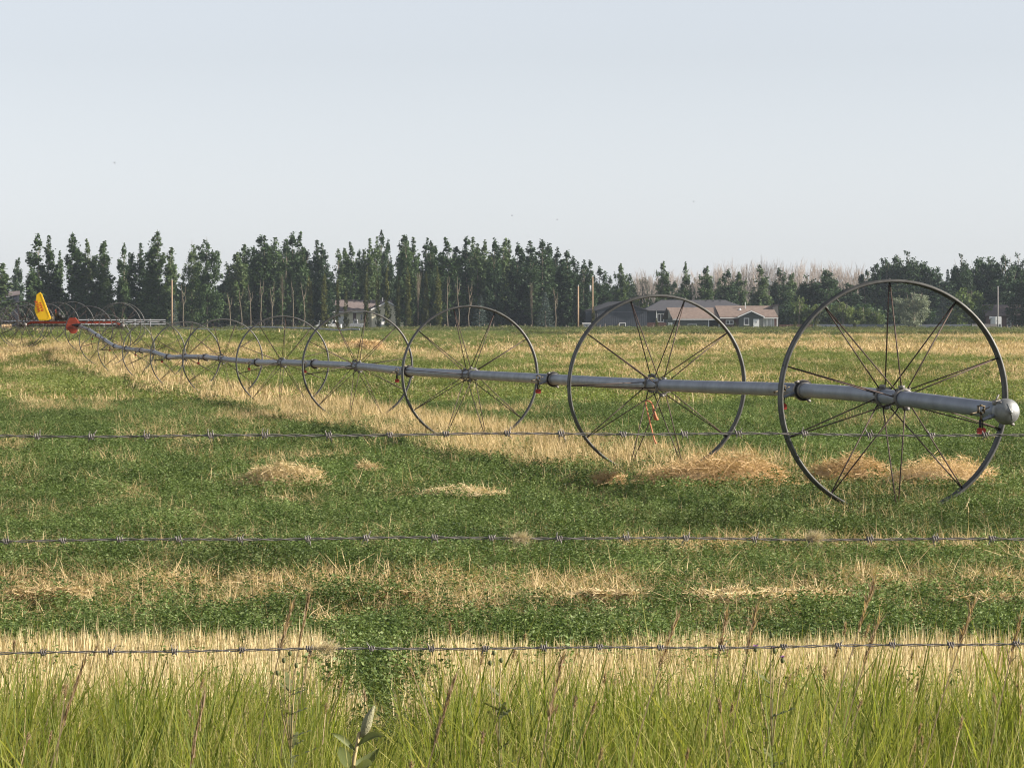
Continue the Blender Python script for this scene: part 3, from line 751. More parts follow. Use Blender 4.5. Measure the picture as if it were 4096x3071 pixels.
def sprinkler(parent, loc, yaw, flip=1):
    # a side arm out of the coupler, a levelling swivel, the head on top and a red weight below
    a = MB().tube([(-.07, 0, -.01), (-.13, 0, -.03), (-.19, -.01, -.05)], [.014, .015, .015], 10)
    a.tube([(-.115, 0, -.026), (-.135, 0, -.032)], .019, 10)
    o = a.obj('sprinkler', M['steel'], parent, True, loc); o.rotation_euler = (0, 0, yaw)
    hd = MB().tube([(-.20, -.01, -.06), (-.20, -.01, .0)], [.012, .010], 8).box(-.225, -.175, -.03, .01, .0, .006).box(-.225, -.219, -.03, .01, .0, .05).box(-.181, -.175, -.03, .01, .0, .05).box(-.228, -.172, -.03, .01, .05, .057)
    hd.tube([(-.20, -.01, .01), (-.27, -.03, .0), (-.29, -.035, -.005)], [.006, .007, .013], 6).tube([(-.20, -.01, .05), (-.20, -.01, .065)], .012, 6).tube([(-.19, 0, .02), (-.13, 0, .045)], [.006, .004], 6)
    hd.obj('head', M['brass'], o, True)
    st = MB().tube([(-.205, -.01, -.05), (-.205, -.01, -.11)], .011, 8).tube([(-.185, -.01, -.05), (-.188, -.01, -.12)], .005, 6).obj('drop_tube', M['rubber'], o, True)
    wt = MB().prism([(-.034, -.025), (-.026, -.03), (.026, -.03), (.034, -.022), (.032, .018), (.012, .028), (.006, .02), (-.006, .02), (-.012, .028), (-.032, .018)], -.012, .012).obj('weight', M['redw'], o, False, (-.198, -.01, -.135))
    return o

def build_line():
    nodes = [('E', 27.2, 4024, 1646), ('W', 30.1, 3574, 1590), ('C', 33.1, 3214, 1561), ('W', 39.2, 2628, 1540), ('C', 45.3, 2214, 1517), ('W', 51.4, 1880, 1498), ('C', 57.5, 1637, 1485),
             ('W', 63.6, 1430, 1464), ('C', 69.7, 1260, 1455), ('W', 75.8, 1130, 1450), ('C', 81.9, 1031, 1449), ('W', 88, 890, 1436), ('C', 94.1, 824, 1429), ('W', 100.2, 742, 1427), ('C', 106.3, 675, 1427),
             ('W', 112.4, 615, 1408), ('C', 118.5, 566, 1402), ('W', 124.6, 505, 1394), ('C', 130.7, 461, 1385), ('W', 136.8, 420, 1360), ('C', 142.9, 390, 1341), ('W', 149, 356, 1319), ('G', 153, 318, 1305)]
    for k in range(22):
        dd = 159 + 6.1 * k; px = -481 + 8.75 * 13968 / dd; xx = (px - 2048) * dd / F; zz = float(ground(xx, dd)) + WR + .02
        nodes.append(('W' if k % 2 == 0 else 'C', dd, px, HY - zz * F / dd))
    w3 = [P(px, y, d) for (_, d, px, y) in nodes]
    base = Vector((w3[0].x, w3[0].y, float(ground(w3[0].x, w3[0].y))))
    T = empty('wheel_line_irrigator', base, 'long galvanised wheel line sprinkler with spoked wheels running from the right foreground to far left', 'irrigation machine')
    L3 = [p - base for p in w3]
    curve = catmull(L3, 6)
    phases = [R_(-2), R_(18), R_(-14), R_(9), R_(4), R_(21), R_(12), R_(-8), R_(15), R_(2), R_(25)] + [random.uniform(0, .6) for _ in range(20)]
    yaws = []
    for i in range(len(L3)):
        a = L3[max(i - 1, 0)]; b_ = L3[min(i + 1, len(L3) - 1)]; v = b_ - a; yaws.append((math.atan2(-v.x, v.y), math.atan2(v.z, math.hypot(v.x, v.y))))
    # pipe lengths run coupler to coupler
    cuts = [0] + [i for i, n in enumerate(nodes) if n[0] in 'CG'] + [len(nodes) - 1]
    for a, b_ in zip(cuts[:-1], cuts[1:]):
        if b_ > a: MB().tube(curve[a * 6:b_ * 6 + 1], .0645, 28 if a < 10 else 12).obj('pipe', M['steel'], T, True)
    wi = 0
    for i, (k, d, px, y) in enumerate(nodes):
        yaw, pit = yaws[i]
        if k == 'W':
            wh = wheel(T, L3[i], yaw, phases[wi], d < 95, RIMD if d == 149 else None, 0); wi += 1
        elif k == 'C':
            c = link('coupler', CPL, T, L3[i]); c.rotation_mode = 'ZXY'; c.rotation_euler = (pit, 0, yaw)
            g = link('gasket', GSK, c)
            if d < 150: sprinkler(T, L3[i] + Vector((0, -.02, -.01)), yaw)
    # end plug
    e = L3[0]; yaw = yaws[0][0]; c = link('coupler', CPL, T, e + Vector((0, .03, 0))); c.rotation_euler = (0, 0, yaw)
    pl = MB(); n = 32; V = []; Fs = []; pr = [(.05, .094), (.0, .100), (-.03, .098), (-.06, .088), (-.085, .068), (-.1, .04), (-.107, .012), (-.108, 0.0005)]
    for i in range(n):
        a = 2 * math.pi * i / n
        for (ax, r) in pr: V.append((r * math.sin(a), ax, r * math.cos(a)))
    q = len(pr)
    for i in range(n):
        for j in range(q - 1): Fs.append((i * q + j, i * q + j + 1, ((i + 1) % n) * q + j + 1, ((i + 1) % n) * q + j))
    pl.add(V, Fs); cap = pl.obj('end_plug', M['cast'], T, True, e); cap.rotation_euler = (0, 0, yaw)
    MB().tube([(-.018, -.085, .062), (0, -.118, 0), (.022, -.085, -.062)], .0045, 8).tube([(0, -.10, 0), (0, -.128, 0)], .012, 10).obj('handle_bar', M['cast'], cap, True)
    MB().box(-.09, -.07, -.01, .06, .05, .085).tube([(-.08, .01, .08), (-.05, .02, .13)], .006, 6).tube([(-.085, .0, .05), (-.06, -.06, .075)], .006, 6).obj('latch', M['hub'], cap, True)
    sprinkler(T, e + Vector((-.0, .0, -.01)), yaw)
    # drive unit
    dm = 153.0; S = dm / F
    W = lambda px, y, dd=0: P(px, y, dm + dd) - base
    fr = MB()
    def beam(p, q, h, dpt):
        a = W(*p); b_ = W(*q); hz = Vector((0, 0, h / 2)); dy = Vector((0, dpt / 2, 0))
        fr.add([a - dy - hz, b_ - dy - hz, b_ + dy - hz, a + dy - hz, a - dy + hz, b_ - dy + hz, b_ + dy + hz, a + dy + hz], [(0,3,2,1),(4,5,6,7),(0,1,5,4),(1,2,6,5),(2,3,7,6),(3,0,4,7)])
    beam((124, 1289), (464, 1290), .10, .10); beam((124, 1289), (104, 1300), .09, .085); beam((464, 1290), (486, 1302), .10, .085)
    fr.obj('frame_beam', M['orange'], T)
    gb = MB(); c0 = W(292, 1302)
    gb.prism([(c0.x - .30, c0.z - .10), (c0.x - .22, c0.z - .20), (c0.x + .12, c0.z - .22), (c0.x + .24, c0.z - .02), (c0.x + .22, c0.z + .22), (c0.x + .10, c0.z + .33), (c0.x - .12, c0.z + .33), (c0.x - .27, c0.z + .20)], c0.y - .13, c0.y + .13).tube([c0 + Vector((.02, -.18, -.18)), c0 + Vector((.02, .05, -.18))], .17, 18).box(c0.x - .28, c0.x + .12, c0.y - .1, c0.y + .1, c0.z - .02, c0.z + .22)
    gb.obj('gearbox', M['orange'], T, False)
    # yellow hood tipped up on end
    hp = [(146, 1178), (160, 1168), (168, 1176), (203, 1268), (204, 1276), (190, 1282), (157, 1283), (144, 1258), (138, 1238)]
    inner = [(152, 1184), (160, 1177), (164, 1180), (196, 1266), (188, 1274), (161, 1275), (149, 1254), (144, 1236)]
    hd = MB(); a = [W(*p, -.30) for p in hp]; c = [W(*p, .18) for p in hp]; n = len(hp)
    hd.add(a + c, [tuple(range(n)), tuple(range(2 * n - 1, n - 1, -1))] + [(i, i + n, (i + 1) % n + n, (i + 1) % n) for i in range(n)])
    hood = hd.obj('hood', M['yellow'], T)
    bv = hood.modifiers.new('bevel', 'BEVEL'); bv.width = .012; bv.segments = 3
    MB().tube([W(163, 1176, -.302), W(197, 1266, -.302), W(190, 1277, -.302), W(160, 1278, -.302)], .006, 6).obj('rib', M['yellow'], hood, True)
    for txt, px, y in (('WADE', 163, 1246), ('RAIN', 176, 1243)):
        cu = bpy.data.curves.new('lettering', 'FONT'); cu.body = txt; cu.size = .17; cu.extrude = .006; cu.offset = .004; cu.materials.append(M['redtxt'])
        tmp = bpy.data.objects.new('lettering_source', cu); COL.objects.link(tmp); bpy.context.view_layer.update(); me = bpy.data.meshes.new_from_object(tmp.evaluated_get(bpy.context.evaluated_depsgraph_get())); bpy.data.objects.remove(tmp)
        o = link('lettering', me, hood)
        o.location = W(px, y, -.325); o.rotation_mode = 'ZXY'; o.rotation_euler = (R_(90), R_(-70), 0)
        o.rotation_mode = 'QUATERNION'; o.rotation_quaternion = (Matrix.Rotation(R_(-108), 4, 'Y') @ Matrix.Rotation(R_(90), 4, 'X')).to_quaternion()
    en = MB(); c = W(236, 1266); en.box(c.x - .16, c.x + .14, c.y - .15, c.y + .15, c.z - .17, c.z + .05).ico((c.x - .02, c.y - .12, c.z + .08), (.13, .1, .12)).ico((c.x + .12, c.y - .12, c.z - .02), (.11, .1, .1)).tube([(c.x - .1, c.y, c.z), (c.x - .16, c.y, c.z + .16)], .02, 6).box(c.x + .1, c.x + .42, c.y - .1, c.y + .1, c.z - .17, c.z - .03)
    en.obj('engine', M['black'], T)
    c = W(214, 1273); MB().ico((c.x, c.y - .05, c.z), (.11, .12, .09)).obj('fuel_tank', M['greym'], T, True)
    MB().tube([W(223, 1237), W(226, 1288)], .012, 6).obj('lever', M['orange'], T)
    MB().tube([W(324, 1300, -.2), c0 - Vector((0, .1, 0))], .07, 10).obj('drive_shaft', M['rubber'], T)
    MB().tube([c0 + Vector((.1, .05, -.02)), W(478, 1303)], .014, 6).obj('drive_chain', M['rimdark'], T)
    MB().tube([c0 + Vector((-.1, .05, -.02)), W(100, 1303)], .014, 6).obj('drive_chain', M['rimdark'], T)
    for (px, y, ph) in ((97, 1299, .2), (488, 1303, .05)):
        wheel(T, W(px, y), .14, ph, False); wheel(T, W(px, y, .9) + Vector((-.16, 0, 0)), .14, ph + .3, False)
        MB().tube([W(px, y, -.45) + Vector((.03, 0, 0)), W(px, y, 1.0)], .07, 12).obj('axle', M['rimdark'], T, True)
        cc = W(px, y, -.46); MB().tube([cc + Vector((.03, -.01, 0)), cc + Vector((.03, .01, 0))], .085, 14).obj('axle_cap', M['hub'], T, True)
    # orange twine on a spoke of the second wheel
    p = w3[3]; q = lambda px, y: P(px, y, 39.0)
    tw = MB().tube([q(2582, 1606), q(2590, 1602), q(2600, 1606), q(2608, 1614), q(2612, 1628), q(2618, 1645), q(2624, 1668), q(2630, 1680)], [.007, .008, .009, .009, .010, .010, .016, .018], 6)
    tw.tube([q(2582, 1606), q(2585, 1625), q(2590, 1650), q(2598, 1680), q(2602, 1700), q(2610, 1730), q(2618, 1760), q(2625, 1774)], [.008, .007, .008, .010, .009, .008, .009, .014], 6)
    tw.tube([q(2612, 1628), q(2612, 1650), q(2620, 1680)], [.007, .006, .010], 5)
    o = tw.obj('baling_twine', M['twine'], None, True); tag(o, 'frayed orange baling twine knotted on a lower spoke of the second wheel', 'twine')
build_line()

def build_far_line():
    nd = [(1437, 1318), (1400, 1317), (1372, 1320), (1345, 1320), (1294, 1316), (1244, 1314), (1190, 1312), (1120, 1310), (1048, 1308), (998, 1309), (960, 1319), (925, 1325), (889, 1320), (830, 1317), (774, 1315), (700, 1311), (640, 1309), (600, 1307)]
    pts = [P(px, y, (1437 + 481) * 380 / (px + 481)) for px, y in nd]; base = Vector((pts[0].x, pts[0].y, float(ground(pts[0].x, pts[0].y))))
    T = empty('wheel_line_irrigator', base, 'second distant wheel line, a thin grey pipe low across the far field at left', 'irrigation machine')
    L3 = [p - base for p in pts]; MB().tube(catmull(L3, 4), .085, 8).obj('pipe', M['steel'], T, True)
    cu = catmull(L3, 20); acc = 0; nxt = 5.5
    for i in range(1, len(cu)):
        acc += (cu[i] - cu[i - 1]).length
        if acc > nxt:
            nxt += 12.2; h = link('wheel', RIM, T, cu[i]); h.rotation_euler = (0, random.random(), .17); s = link('spokes', SPA, h)
build_far_line()

# ------------------------------------------------------------------ trees
def lowpoly_tube(m, a, b_, r0, r1, n=5): m.tube([a, b_], [r0, r1], n, False)

def limb_leaves(limbs, n, sig, ls, rng, zlo, zhi, t0=.2, aspect=.75):
    lb = np.array(limbs); L_ = np.linalg.norm(lb[:, 3:6] - lb[:, 0:3], axis=1) + .3; k = rng.choice(len(lb), n, p=L_ / L_.sum())
    t = t0 + (1 - t0) * rng.rand(n) ** .8; C = lb[k, 0:3] * (1 - t)[:, None] + lb[k, 3:6] * t[:, None]
    C += rng.normal(size=(n, 3)) * (sig * (1.25 - .75 * t) * (1 - .5 * (C[:, 2] / zhi) ** 4))[:, None] * np.array([1, 1, 1.2]); C[:, 2] = np.clip(C[:, 2], zlo, zhi)
    return leaves_np(C, ls, rng, aspect, .8)

def crown_poplar(seed, h=17., wide=1.75, n=8000, spires=4, ls=.33, low=.05, gap=.0, sig=.30):
    """feathery upswept crown: leaf clumps along many short rising limbs of several leaders; metres"""
    rng = np.random.RandomState(seed); limbs = []
    for s in range(spires):
        a = rng.rand() * 6.283; off = 0 if s == 0 else wide * (.35 + .4 * rng.rand()); top = h * (.985 if s == 0 else .62 + .32 * rng.rand())
        bx, by = off * math.cos(a), off * math.sin(a)
        for k in range(int(46 * top / h)):
            q = rng.rand() ** 1.1; z0 = h * low + (top - h * low) * q * .93
            env = wide * np.interp(z0 / top, [0, .15, .45, .7, .86, 1], [.80, 1.0, .85, .54, .22, .04]) * (1 if s == 0 else .7)
            if gap and vn(z0 / 1.6 + seed, s * 3.3) < gap: continue
            a2 = rng.rand() * 6.283; rr = env * (.45 + .6 * rng.rand()); zt = min(top, z0 + rr * (1.1 + .8 * rng.rand()) + .3)
            limbs.append((bx * .8, by * .8, z0, bx + rr * math.cos(a2), by + rr * math.sin(a2), zt))
        limbs.append((bx, by, top * .86, bx + rng.normal() * .15, by, top))
    return limb_leaves(limbs, n, sig, ls, rng, h * low * .5, h, .15)

def crown_round(seed, h=14., wide=3.2, n=6500, ls=.36, low=.06, lumps=90, sig=.42):
    rng = np.random.RandomState(seed); limbs = []
    tops = [(0, 0, 1.0)] + [(wide * .5 * math.cos(a), wide * .5 * math.sin(a), .72 + .22 * rng.rand()) for a in rng.rand(5) * 6.283]
    for k in range(lumps):
        bx, by, tp = tops[rng.randint(len(tops))]; top = h * tp; q = rng.rand() ** .85; z0 = h * low + (top - h * low) * q * .9
        env = wide * math.sin(math.pi * min(1, .22 + .74 * q)) ** .6 * .62; a = rng.rand() * 6.283; rr = env * (.5 + .55 * rng.rand())
        limbs.append((bx, by, z0, bx + rr * math.cos(a), by + rr * math.sin(a), min(top, z0 + rr * (.35 + .7 * rng.rand()))))
    return limb_leaves(limbs, n, sig, ls, rng, .05, h, .2)

def crown_spruce(seed, h=8., wide=1.9):
    rng = np.random.RandomState(seed); C = []; n = 0
    for k in range(24):
        z = h * (.05 + .93 * k / 24); r = wide * (1 - k / 24) ** .9 + .05
        for j in range(9):
            a = rng.rand() * 6.283; t = rng.rand(18) ** .6; rr = r * (.8 + .3 * rng.rand()); p = np.stack([math.cos(a) * rr * t, math.sin(a) * rr * t, z - .25 * rr * t + .12 * rr * t * t], 1)
            C.append(p + rng.normal(size=p.shape) * .05)
    C = np.concatenate(C); return leaves_np(C, .27, rng, .45, .3)

def trunk_mesh(h, r, seed, limbs=6, mt=None, low=.1, spread=.9):
    rng = random.Random(seed); m = MB(); bx = rng.uniform(-.15, .15)
    m.tube([(0, 0, -.3), (bx, 0, h * .35), (bx * .3, 0, h * .7), (0, 0, h * .97)], [r, r * .75, r * .4, .02], 6, False)
    for k in range(limbs):
        z = h * (low + .1 + .6 * rng.random()); a = rng.random() * 6.28; l = spread * (.6 + .7 * rng.random())
        z = min(z, h * .93 - l * 2.4); m.tube([(bx * .6, 0, z), (l * .6 * math.cos(a), l * .6 * math.sin(a), z + l * 1.1), (l * math.cos(a), l * math.sin(a), z + l * 2.4)], [r * .35, r * .22, .02], 4, False)
    return m.mesh('trunk', mt or M['bark'], True)

def bare_mesh(seed, h=16., wide=2.0, mt=None):
    rng = random.Random(seed); m = MB()
    def br(p, dv, l, r, lv):
        q = p + dv * l; mid = p + dv * l * .5 + Vector((rng.uniform(-1, 1), rng.uniform(-1, 1), 0)) * l * .04
        m.tube([p, mid, q], [r, r * .8, r * .55], 4 if lv < 2 else 3, False)
        if lv >= 4 or l < .5: return
        for k in range(3 if lv < 3 else 3):
            nd = (dv + Vector((rng.uniform(-1, 1), rng.uniform(-1, 1), rng.uniform(-.1, .5))) * (.34 if lv else .28)).normalized(); nd.z = abs(nd.z) + .45; nd.normalize()
            br(p + dv * l * (.45 + .5 * rng.random()), nd, l * (.52 + .25 * rng.random()), max(r * .5, .02), lv + 1)
    br(Vector((0, 0, -.2)), Vector((0, 0, 1)), h * .5, .16, 0)
    for k in range(7):
        a = rng.random() * 6.28; z = h * (.12 + .5 * rng.random()); br(Vector((0, 0, z)), Vector((math.cos(a) * .32, math.sin(a) * .32, 1)).normalized(), min(h * .34, (h - z) * .6), .06, 2)
    br(Vector((0, 0, h * .45)), Vector((0, 0, 1)), h * .3, .10, 1)
    # scale exactly to height
    mz = max(v[2] for v in m.v); m.v = [(x * 1.0, y, z * h / mz) for x, y, z in m.v]
    return m.mesh('limbs', mt or M['bare'], True)

POP = [np_mesh('crown', *crown_poplar(300 + i, spires=3 + i % 3, gap=.14 * (i % 3)), M['poplar']) for i in range(6)]
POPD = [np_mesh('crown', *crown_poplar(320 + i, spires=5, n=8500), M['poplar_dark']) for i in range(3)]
COLM = [np_mesh('crown', *crown_poplar(340 + i, h=12, wide=.72, n=3000, spires=2, ls=.22, low=.0, sig=.15), M['olive']) for i in range(3)]
RND = [np_mesh('crown', *crown_round(360 + i, n=9500, lumps=130), M['poplar_dark']) for i in range(4)]
BIG = [np_mesh('crown', *crown_round(370 + i, h=17, wide=3.0, n=9500, ls=.32, lumps=150, low=.03, sig=.36), M['poplar']) for i in range(2)]
BSH = [np_mesh('crown', *crown_round(380 + i, h=5, wide=2.6, n=2600, ls=.26, low=.0, lumps=50, sig=.3), M['bush']) for i in range(3)]
SIL = np_mesh('crown', *crown_round(390, h=7.2, wide=3.3, n=8500, ls=.2, low=.0, lumps=90, sig=.28), M['silver'])
SPR = [np_mesh('crown', *crown_spruce(400 + i), M['spruce']) for i in range(2)]
TRK = [trunk_mesh(17, .16, i) for i in range(3)]; TRR = [trunk_mesh(14, .22, 10 + i, 8, spread=1.8) for i in range(2)]
TPL = [trunk_mesh(17, .15, 20 + i, 4, M['palebark']) for i in range(2)]
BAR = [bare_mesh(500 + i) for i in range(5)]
BRP = [bare_mesh(520 + i, 10., mt=M['palebark']) for i in range(2)]

def plant(name, px, top, d, wpx, crown, ch, cw, trunk, th, label, group, cat='tree', yb=None, ry=0, low=None):
    """crown natural height ch and half width cw (metres) scaled to top row and pixel width"""
    x = (px - 2048) * d / F; zg = float(ground(x, d)); H = -(top - HY) * d / F - zg; sx = (wpx * d / F * .5) / cw
    t = empty(name, (x, d, zg), label, cat, group); rng = random.Random(int(px * 7 + top))
    rz = rng.random() * 6.28; t.rotation_euler = (rng.uniform(-.015, .015), rng.uniform(0, .03), rz)
    if trunk is not None:
        k = link('trunk', trunk, t); k.scale = (1, 1, H / th)
    c = link('crown' if name != 'bare_tree' else 'limbs', crown, t); c.scale = (sx, sx, H / ch)
    return t

def rowtrees():
    g1 = 'poplars standing apart at the left behind the machine'
    A = [(-4, 1050, 95, 690, 'poplar crown cut by the left edge, beside the navy shed'),
         (67, 1028, 44, 790, 'pale hazy slim poplar, lowest top of the left row, above the navy shed'),
         (150, 929, 84, 680, 'full tall poplar above the yellow hood, leftmost of the tall ones'),
         (192, 936, 60, 684, 'slim poplar touching the right side of the tall one above the yellow hood'),
         (237, 998, 40, 690, 'short thin poplar spire left of a tall loose poplar, right of the hood'),
         (286, 927, 84, 680, 'tall loose poplar with sky gaps above the orange gearbox'),
         (356, 954, 54, 684, 'narrow poplar in the gap between two fuller poplars, right of the gearbox'),
         (411, 960, 72, 680, 'even spindle shaped poplar above the right end of the orange beam'),
         (492, 967, 50, 684, 'narrow poplar right of the spindle shaped one, above the white rails'),
         (521, 1005, 44, 690, 'low poplar wedged between two taller poplars above the white rails'),
         (557, 967, 62, 680, 'dense poplar left of the very tall one by the leftmost utility pole'),
         (634, 919, 84, 676, 'tallest poplar of the left row, just left of the leftmost utility pole'),
         (680, 985, 66, 690, 'dark poplar directly behind the leftmost utility pole')]
    for i, (px, top, wd, d, lab) in enumerate(A):
        plant('poplar_tree', px, top, d, wd * 1.5, POP[i % 6], 17, 1.65, TRK[i % 3], 17, lab, g1)
    g2 = 'poplars of the long middle row'
    plant('poplar_tree', 766, 948, 676, 110, BIG[0], 17, 3.0, TPL[0], 17, 'broad dark poplar right of the leftmost pole, left half of a joined pair', g2)
    plant('poplar_tree', 828, 934, 672, 132, BIG[1], 17, 3.0, TPL[1], 17, 'broadest poplar of the picture, right half of a joined pair left of a sky gap', g2)
    marks = [(940, 1005, 56), (969, 973, 56), (1034, 933, 74), (1058, 937, 62), (1103, 944, 66), (1139, 960, 54), (1168, 919, 70), (1188, 924, 52), (1211, 990, 44), (1269, 955, 64), (1298, 969, 50), (1354, 991, 50),
             (1376, 990, 50), (1411, 966, 46), (1432, 992, 40), (1477, 948, 48), (1501, 940, 42), (1528, 915, 44), (1557, 951, 38), (1605, 935, 58), (1625, 938, 48), (1658, 944, 50), (1701, 948, 54), (1721, 958, 44), (1745, 969, 54),
             (1793, 948, 64), (1869, 940, 66), (1891, 944, 50), (1915, 969, 50), (1945, 955, 54), (1976, 944, 50), (2005, 950, 54), (2033, 953, 52), (2068, 963, 54), (2123, 960, 72), (2168, 953, 72), (2203, 966, 60), (2228, 984, 50),
             (2272, 997, 62), (2292, 1018, 46), (2332, 1035, 46), (2361, 1034, 46), (2399, 1059, 52)]
    lm = [(940, 'the sky gap right of the broadest poplar'), (1050, 'the fourth wheel counted from the right edge'), (1180, 'the pale bare snag'), (1330, 'the white trucks'), (1400, 'the left end of the cream house roof'), (1530, 'the gable of the cream house'),
          (1670, 'the pale twin stemmed snag'), (1800, 'the two pale trunks left of the blue spruce'), (1915, 'the left blue spruce'), (2050, 'the gap between the two blue spruces'), (2182, 'the right blue spruce'), (2312, 'the plain utility pole'), (2385, 'the pole with the transformer')]
    for i, (px, top, wd) in enumerate(marks):
        nm = min(lm, key=lambda q: abs(q[0] - px)); dx = px - nm[0]
        side = 'above' if abs(dx) < 14 else ('left of' if dx < 0 else 'right of')
        tall = sum(1 for q in marks if abs(q[0] - px) < 60 and q[1] < top)
        hgt = 'locally tallest' if tall == 0 else ('second tallest nearby' if tall == 1 else 'shorter')
        wdt = 'full' if wd > 60 else ('narrow' if wd < 49 else 'medium')
        near = sorted([q for q in marks if min(lm, key=lambda r: abs(r[0] - q[0])) == nm], key=lambda q: q[0]); k = near.index((px, top, wd))
        nth = '' if len(near) == 1 else ', ' + ['first', 'second', 'third', 'fourth', 'fifth', 'sixth', 'seventh'][k] + ' from left there'
        lab = f'{hgt} {wdt} poplar {side} {nm[1]}{nth}'
        lab = ' '.join(lab.split()[:16])
        d = (690 if not 1310 < px < 1610 else 726) + (i * 37 % 5) * 7
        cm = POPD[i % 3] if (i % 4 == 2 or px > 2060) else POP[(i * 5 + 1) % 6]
        plant('poplar_tree', px, top, d, wd * 1.75, cm, 17, 1.65, (TPL if i % 3 == 0 else TRK)[i % 2], 17, lab, g2)
    # dense rank behind
    rng = random.Random(5); n = 0
    bk = [915, 950, 990, 1020, 1078, 1120, 1152, 1200, 1240, 1285, 1640, 1682, 1735, 1775, 1818, 1850, 1900, 1932, 1962, 1992, 2020, 2050, 2090, 2112, 2145, 2185, 2215, 2245, 2262, 2310, 2350, 2380]
    for px in bk:
        top = np.interp(px, [900, 1000, 1150, 1300, 1700, 2100, 2250, 2400], [1060, 990, 985, 1060, 1010, 1000, 1040, 1130]) + rng.uniform(-12, 25)
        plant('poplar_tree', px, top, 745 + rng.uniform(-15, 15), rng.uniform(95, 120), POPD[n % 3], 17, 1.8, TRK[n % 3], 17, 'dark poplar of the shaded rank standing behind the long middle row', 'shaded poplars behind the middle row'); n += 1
    # narrow olive-lit columns in front of the cream house
    cl = [(1349, 1120, 26, 'leftmost slim olive column tree, left of the cream house roof'), (1385, 1150, 27, 'short olive column tree crossing the left part of the cream house roof'), (1466, 1062, 30, 'olive column tree crossing the roof left of the cream gable'), (1511, 1088, 26, 'olive column tree over the left slope of the cream gable'),
          (1553, 1058, 30, 'tall olive column tree just right of the cream gable peak'), (1591, 1100, 27, 'olive column tree at the right corner of the cream house'), (1632, 1062, 34, 'thick olive column tree right of the little yellow shed'), (1703, 1085, 36, 'bushy olive column tree right of the twin stemmed snag'), (1754, 1062, 38, 'rightmost and widest olive column tree'),
          (1240, 1100, 40, 'olive column tree left of the white trucks'), (1300, 1090, 42, 'broad olive column tree right behind the white trucks')]
    for i, (px, top, wd, lab) in enumerate(cl):
        plant('column_tree', px, top, 655, wd * 1.15, COLM[i % 3], 12, .85, None, 12, lab, 'slim olive column trees along the field edge')
    # pale front-row trunks and snags
    sn = [(737, 1160, 'thin pale trunk without crown left of the broad poplar pair'), (920, 1180, 'leaning thin pale trunk at the sky gap'), (964, 1185, 'thin pale trunk second right of the sky gap'), (1003, 1160, 'pale trunk third right of the sky gap'), (1047, 1120, 'tall pale trunk fourth right of the sky gap'), (1088, 1150, 'crooked pale trunk left of the branchy snag'),
          (1172, 1150, 'pale trunk right of the branchy snag'), (1214, 1130, 'grey pale trunk left of the white trucks'), (1793, 1110, 'slim pale trunk between the snag and the left blue spruce'), (1833, 1105, 'pale split trunk left of the left blue spruce'), (1877, 1140, 'faint pale trunk beside the left blue spruce'), (2221, 1160, 'pale trunk between the right blue spruce and the plain pole')]
    for i, (px, top, lab) in enumerate(sn):
        d = 652; x = (px - 2048) * d / F; zg = float(ground(x, d)); H = -(top - HY) * d / F - zg
        m = MB(); r = random.Random(px); a = [r.uniform(-.25, .25) for _ in range(4)]
        m.tube([(0, 0, -.2), (a[0], 0, H * .3), (a[1], 0, H * .6), (a[2] - .3, 0, H)], [.12, .10, .08, .03], 6, False)
        for k in range(5):
            z = H * (.45 + .5 * r.random()); s = r.choice((-1, 1)); m.tube([(a[1], 0, z), (a[1] + s * .3, .1, z + .8), (a[1] + s * .4, .1, z + 1.9)], [.05, .04, .015], 4, False)
        o = m.obj('dead_tree', M['palebark'], None, True, (x, d, zg)); tag(o, lab, 'dead tree', 'pale bare trunks along the field edge')
    for (px, top, wd, lab) in [(1130, 1092, 30, 'branchy pale snag with several upright stems left of the white trucks'), (1670, 1085, 30, 'pale twin stemmed snag right of the cream house'), (2128, 1125, 24, 'pale snag with upright branches left of the right blue spruce')]:
        plant('bare_tree', px, top, 653, wd, BRP[px % 2], 10, 2.2, None, 10, lab, 'pale snags along the field edge')
    for (px, top, wd, lab) in [(2182, 1163, 92, 'right blue spruce, standing before the dense poplars'), (1918, 1176, 84, 'left blue spruce, below the middle of the poplar row'), (694, 1190, 54, 'small dark spruce at the foot of the leftmost utility pole')]:
        plant('spruce_tree', px, top, 662, wd, SPR[px % 2], 8, 1.9, trunk_mesh(7, .12, px, 0), 7, lab, 'spruces along the field edge')
    # right half
    g3 = 'trees beyond the dark and brown houses'
    for i, (px, top, wd, d, lab) in enumerate([(2443, 1099, 60, 860, 'hazy low tree left of the dark poplar over the barn roof'), (2481, 1051, 56, 760, 'single dark poplar rising above the dark barn ridge'), (2525, 1092, 66, 860, 'hazy rounded tree right of the poplar above the barn'), (2575, 1106, 70, 860, 'hazy greyish tree left of the two dark pointed poplars'),
                    (2650, 1042, 54, 760, 'left of two dark pointed poplars behind the brown garage'), (2742, 1043, 52, 760, 'right of two dark pointed poplars behind the brown garage'), (2700, 1120, 70, 860, 'hazy tree between the two dark pointed poplars'), (2820, 1062, 66, 760, 'loose poplar above the joint of garage and brown house'),
                    (2880, 1110, 60, 850, 'hazy tree left of the loose poplars over the brown roof'), (2915, 1070, 74, 770, 'loose poplar above the left part of the brown roof'), (2960, 1085, 66, 790, 'ragged poplar above the small front gable'), (3038, 1056, 84, 775, 'tall ragged poplar left of the brown house chimney'), (3117, 1065, 76, 780, 'ragged poplar right above the chimney'),
                    (3160, 1090, 70, 800, 'ragged poplar right of the chimney')]):
        plant('poplar_tree', px, top, d, wd * 1.15, (POP if i % 3 else POPD)[i % 3], 17, 1.65, TRK[i % 3], 17, lab, g3)
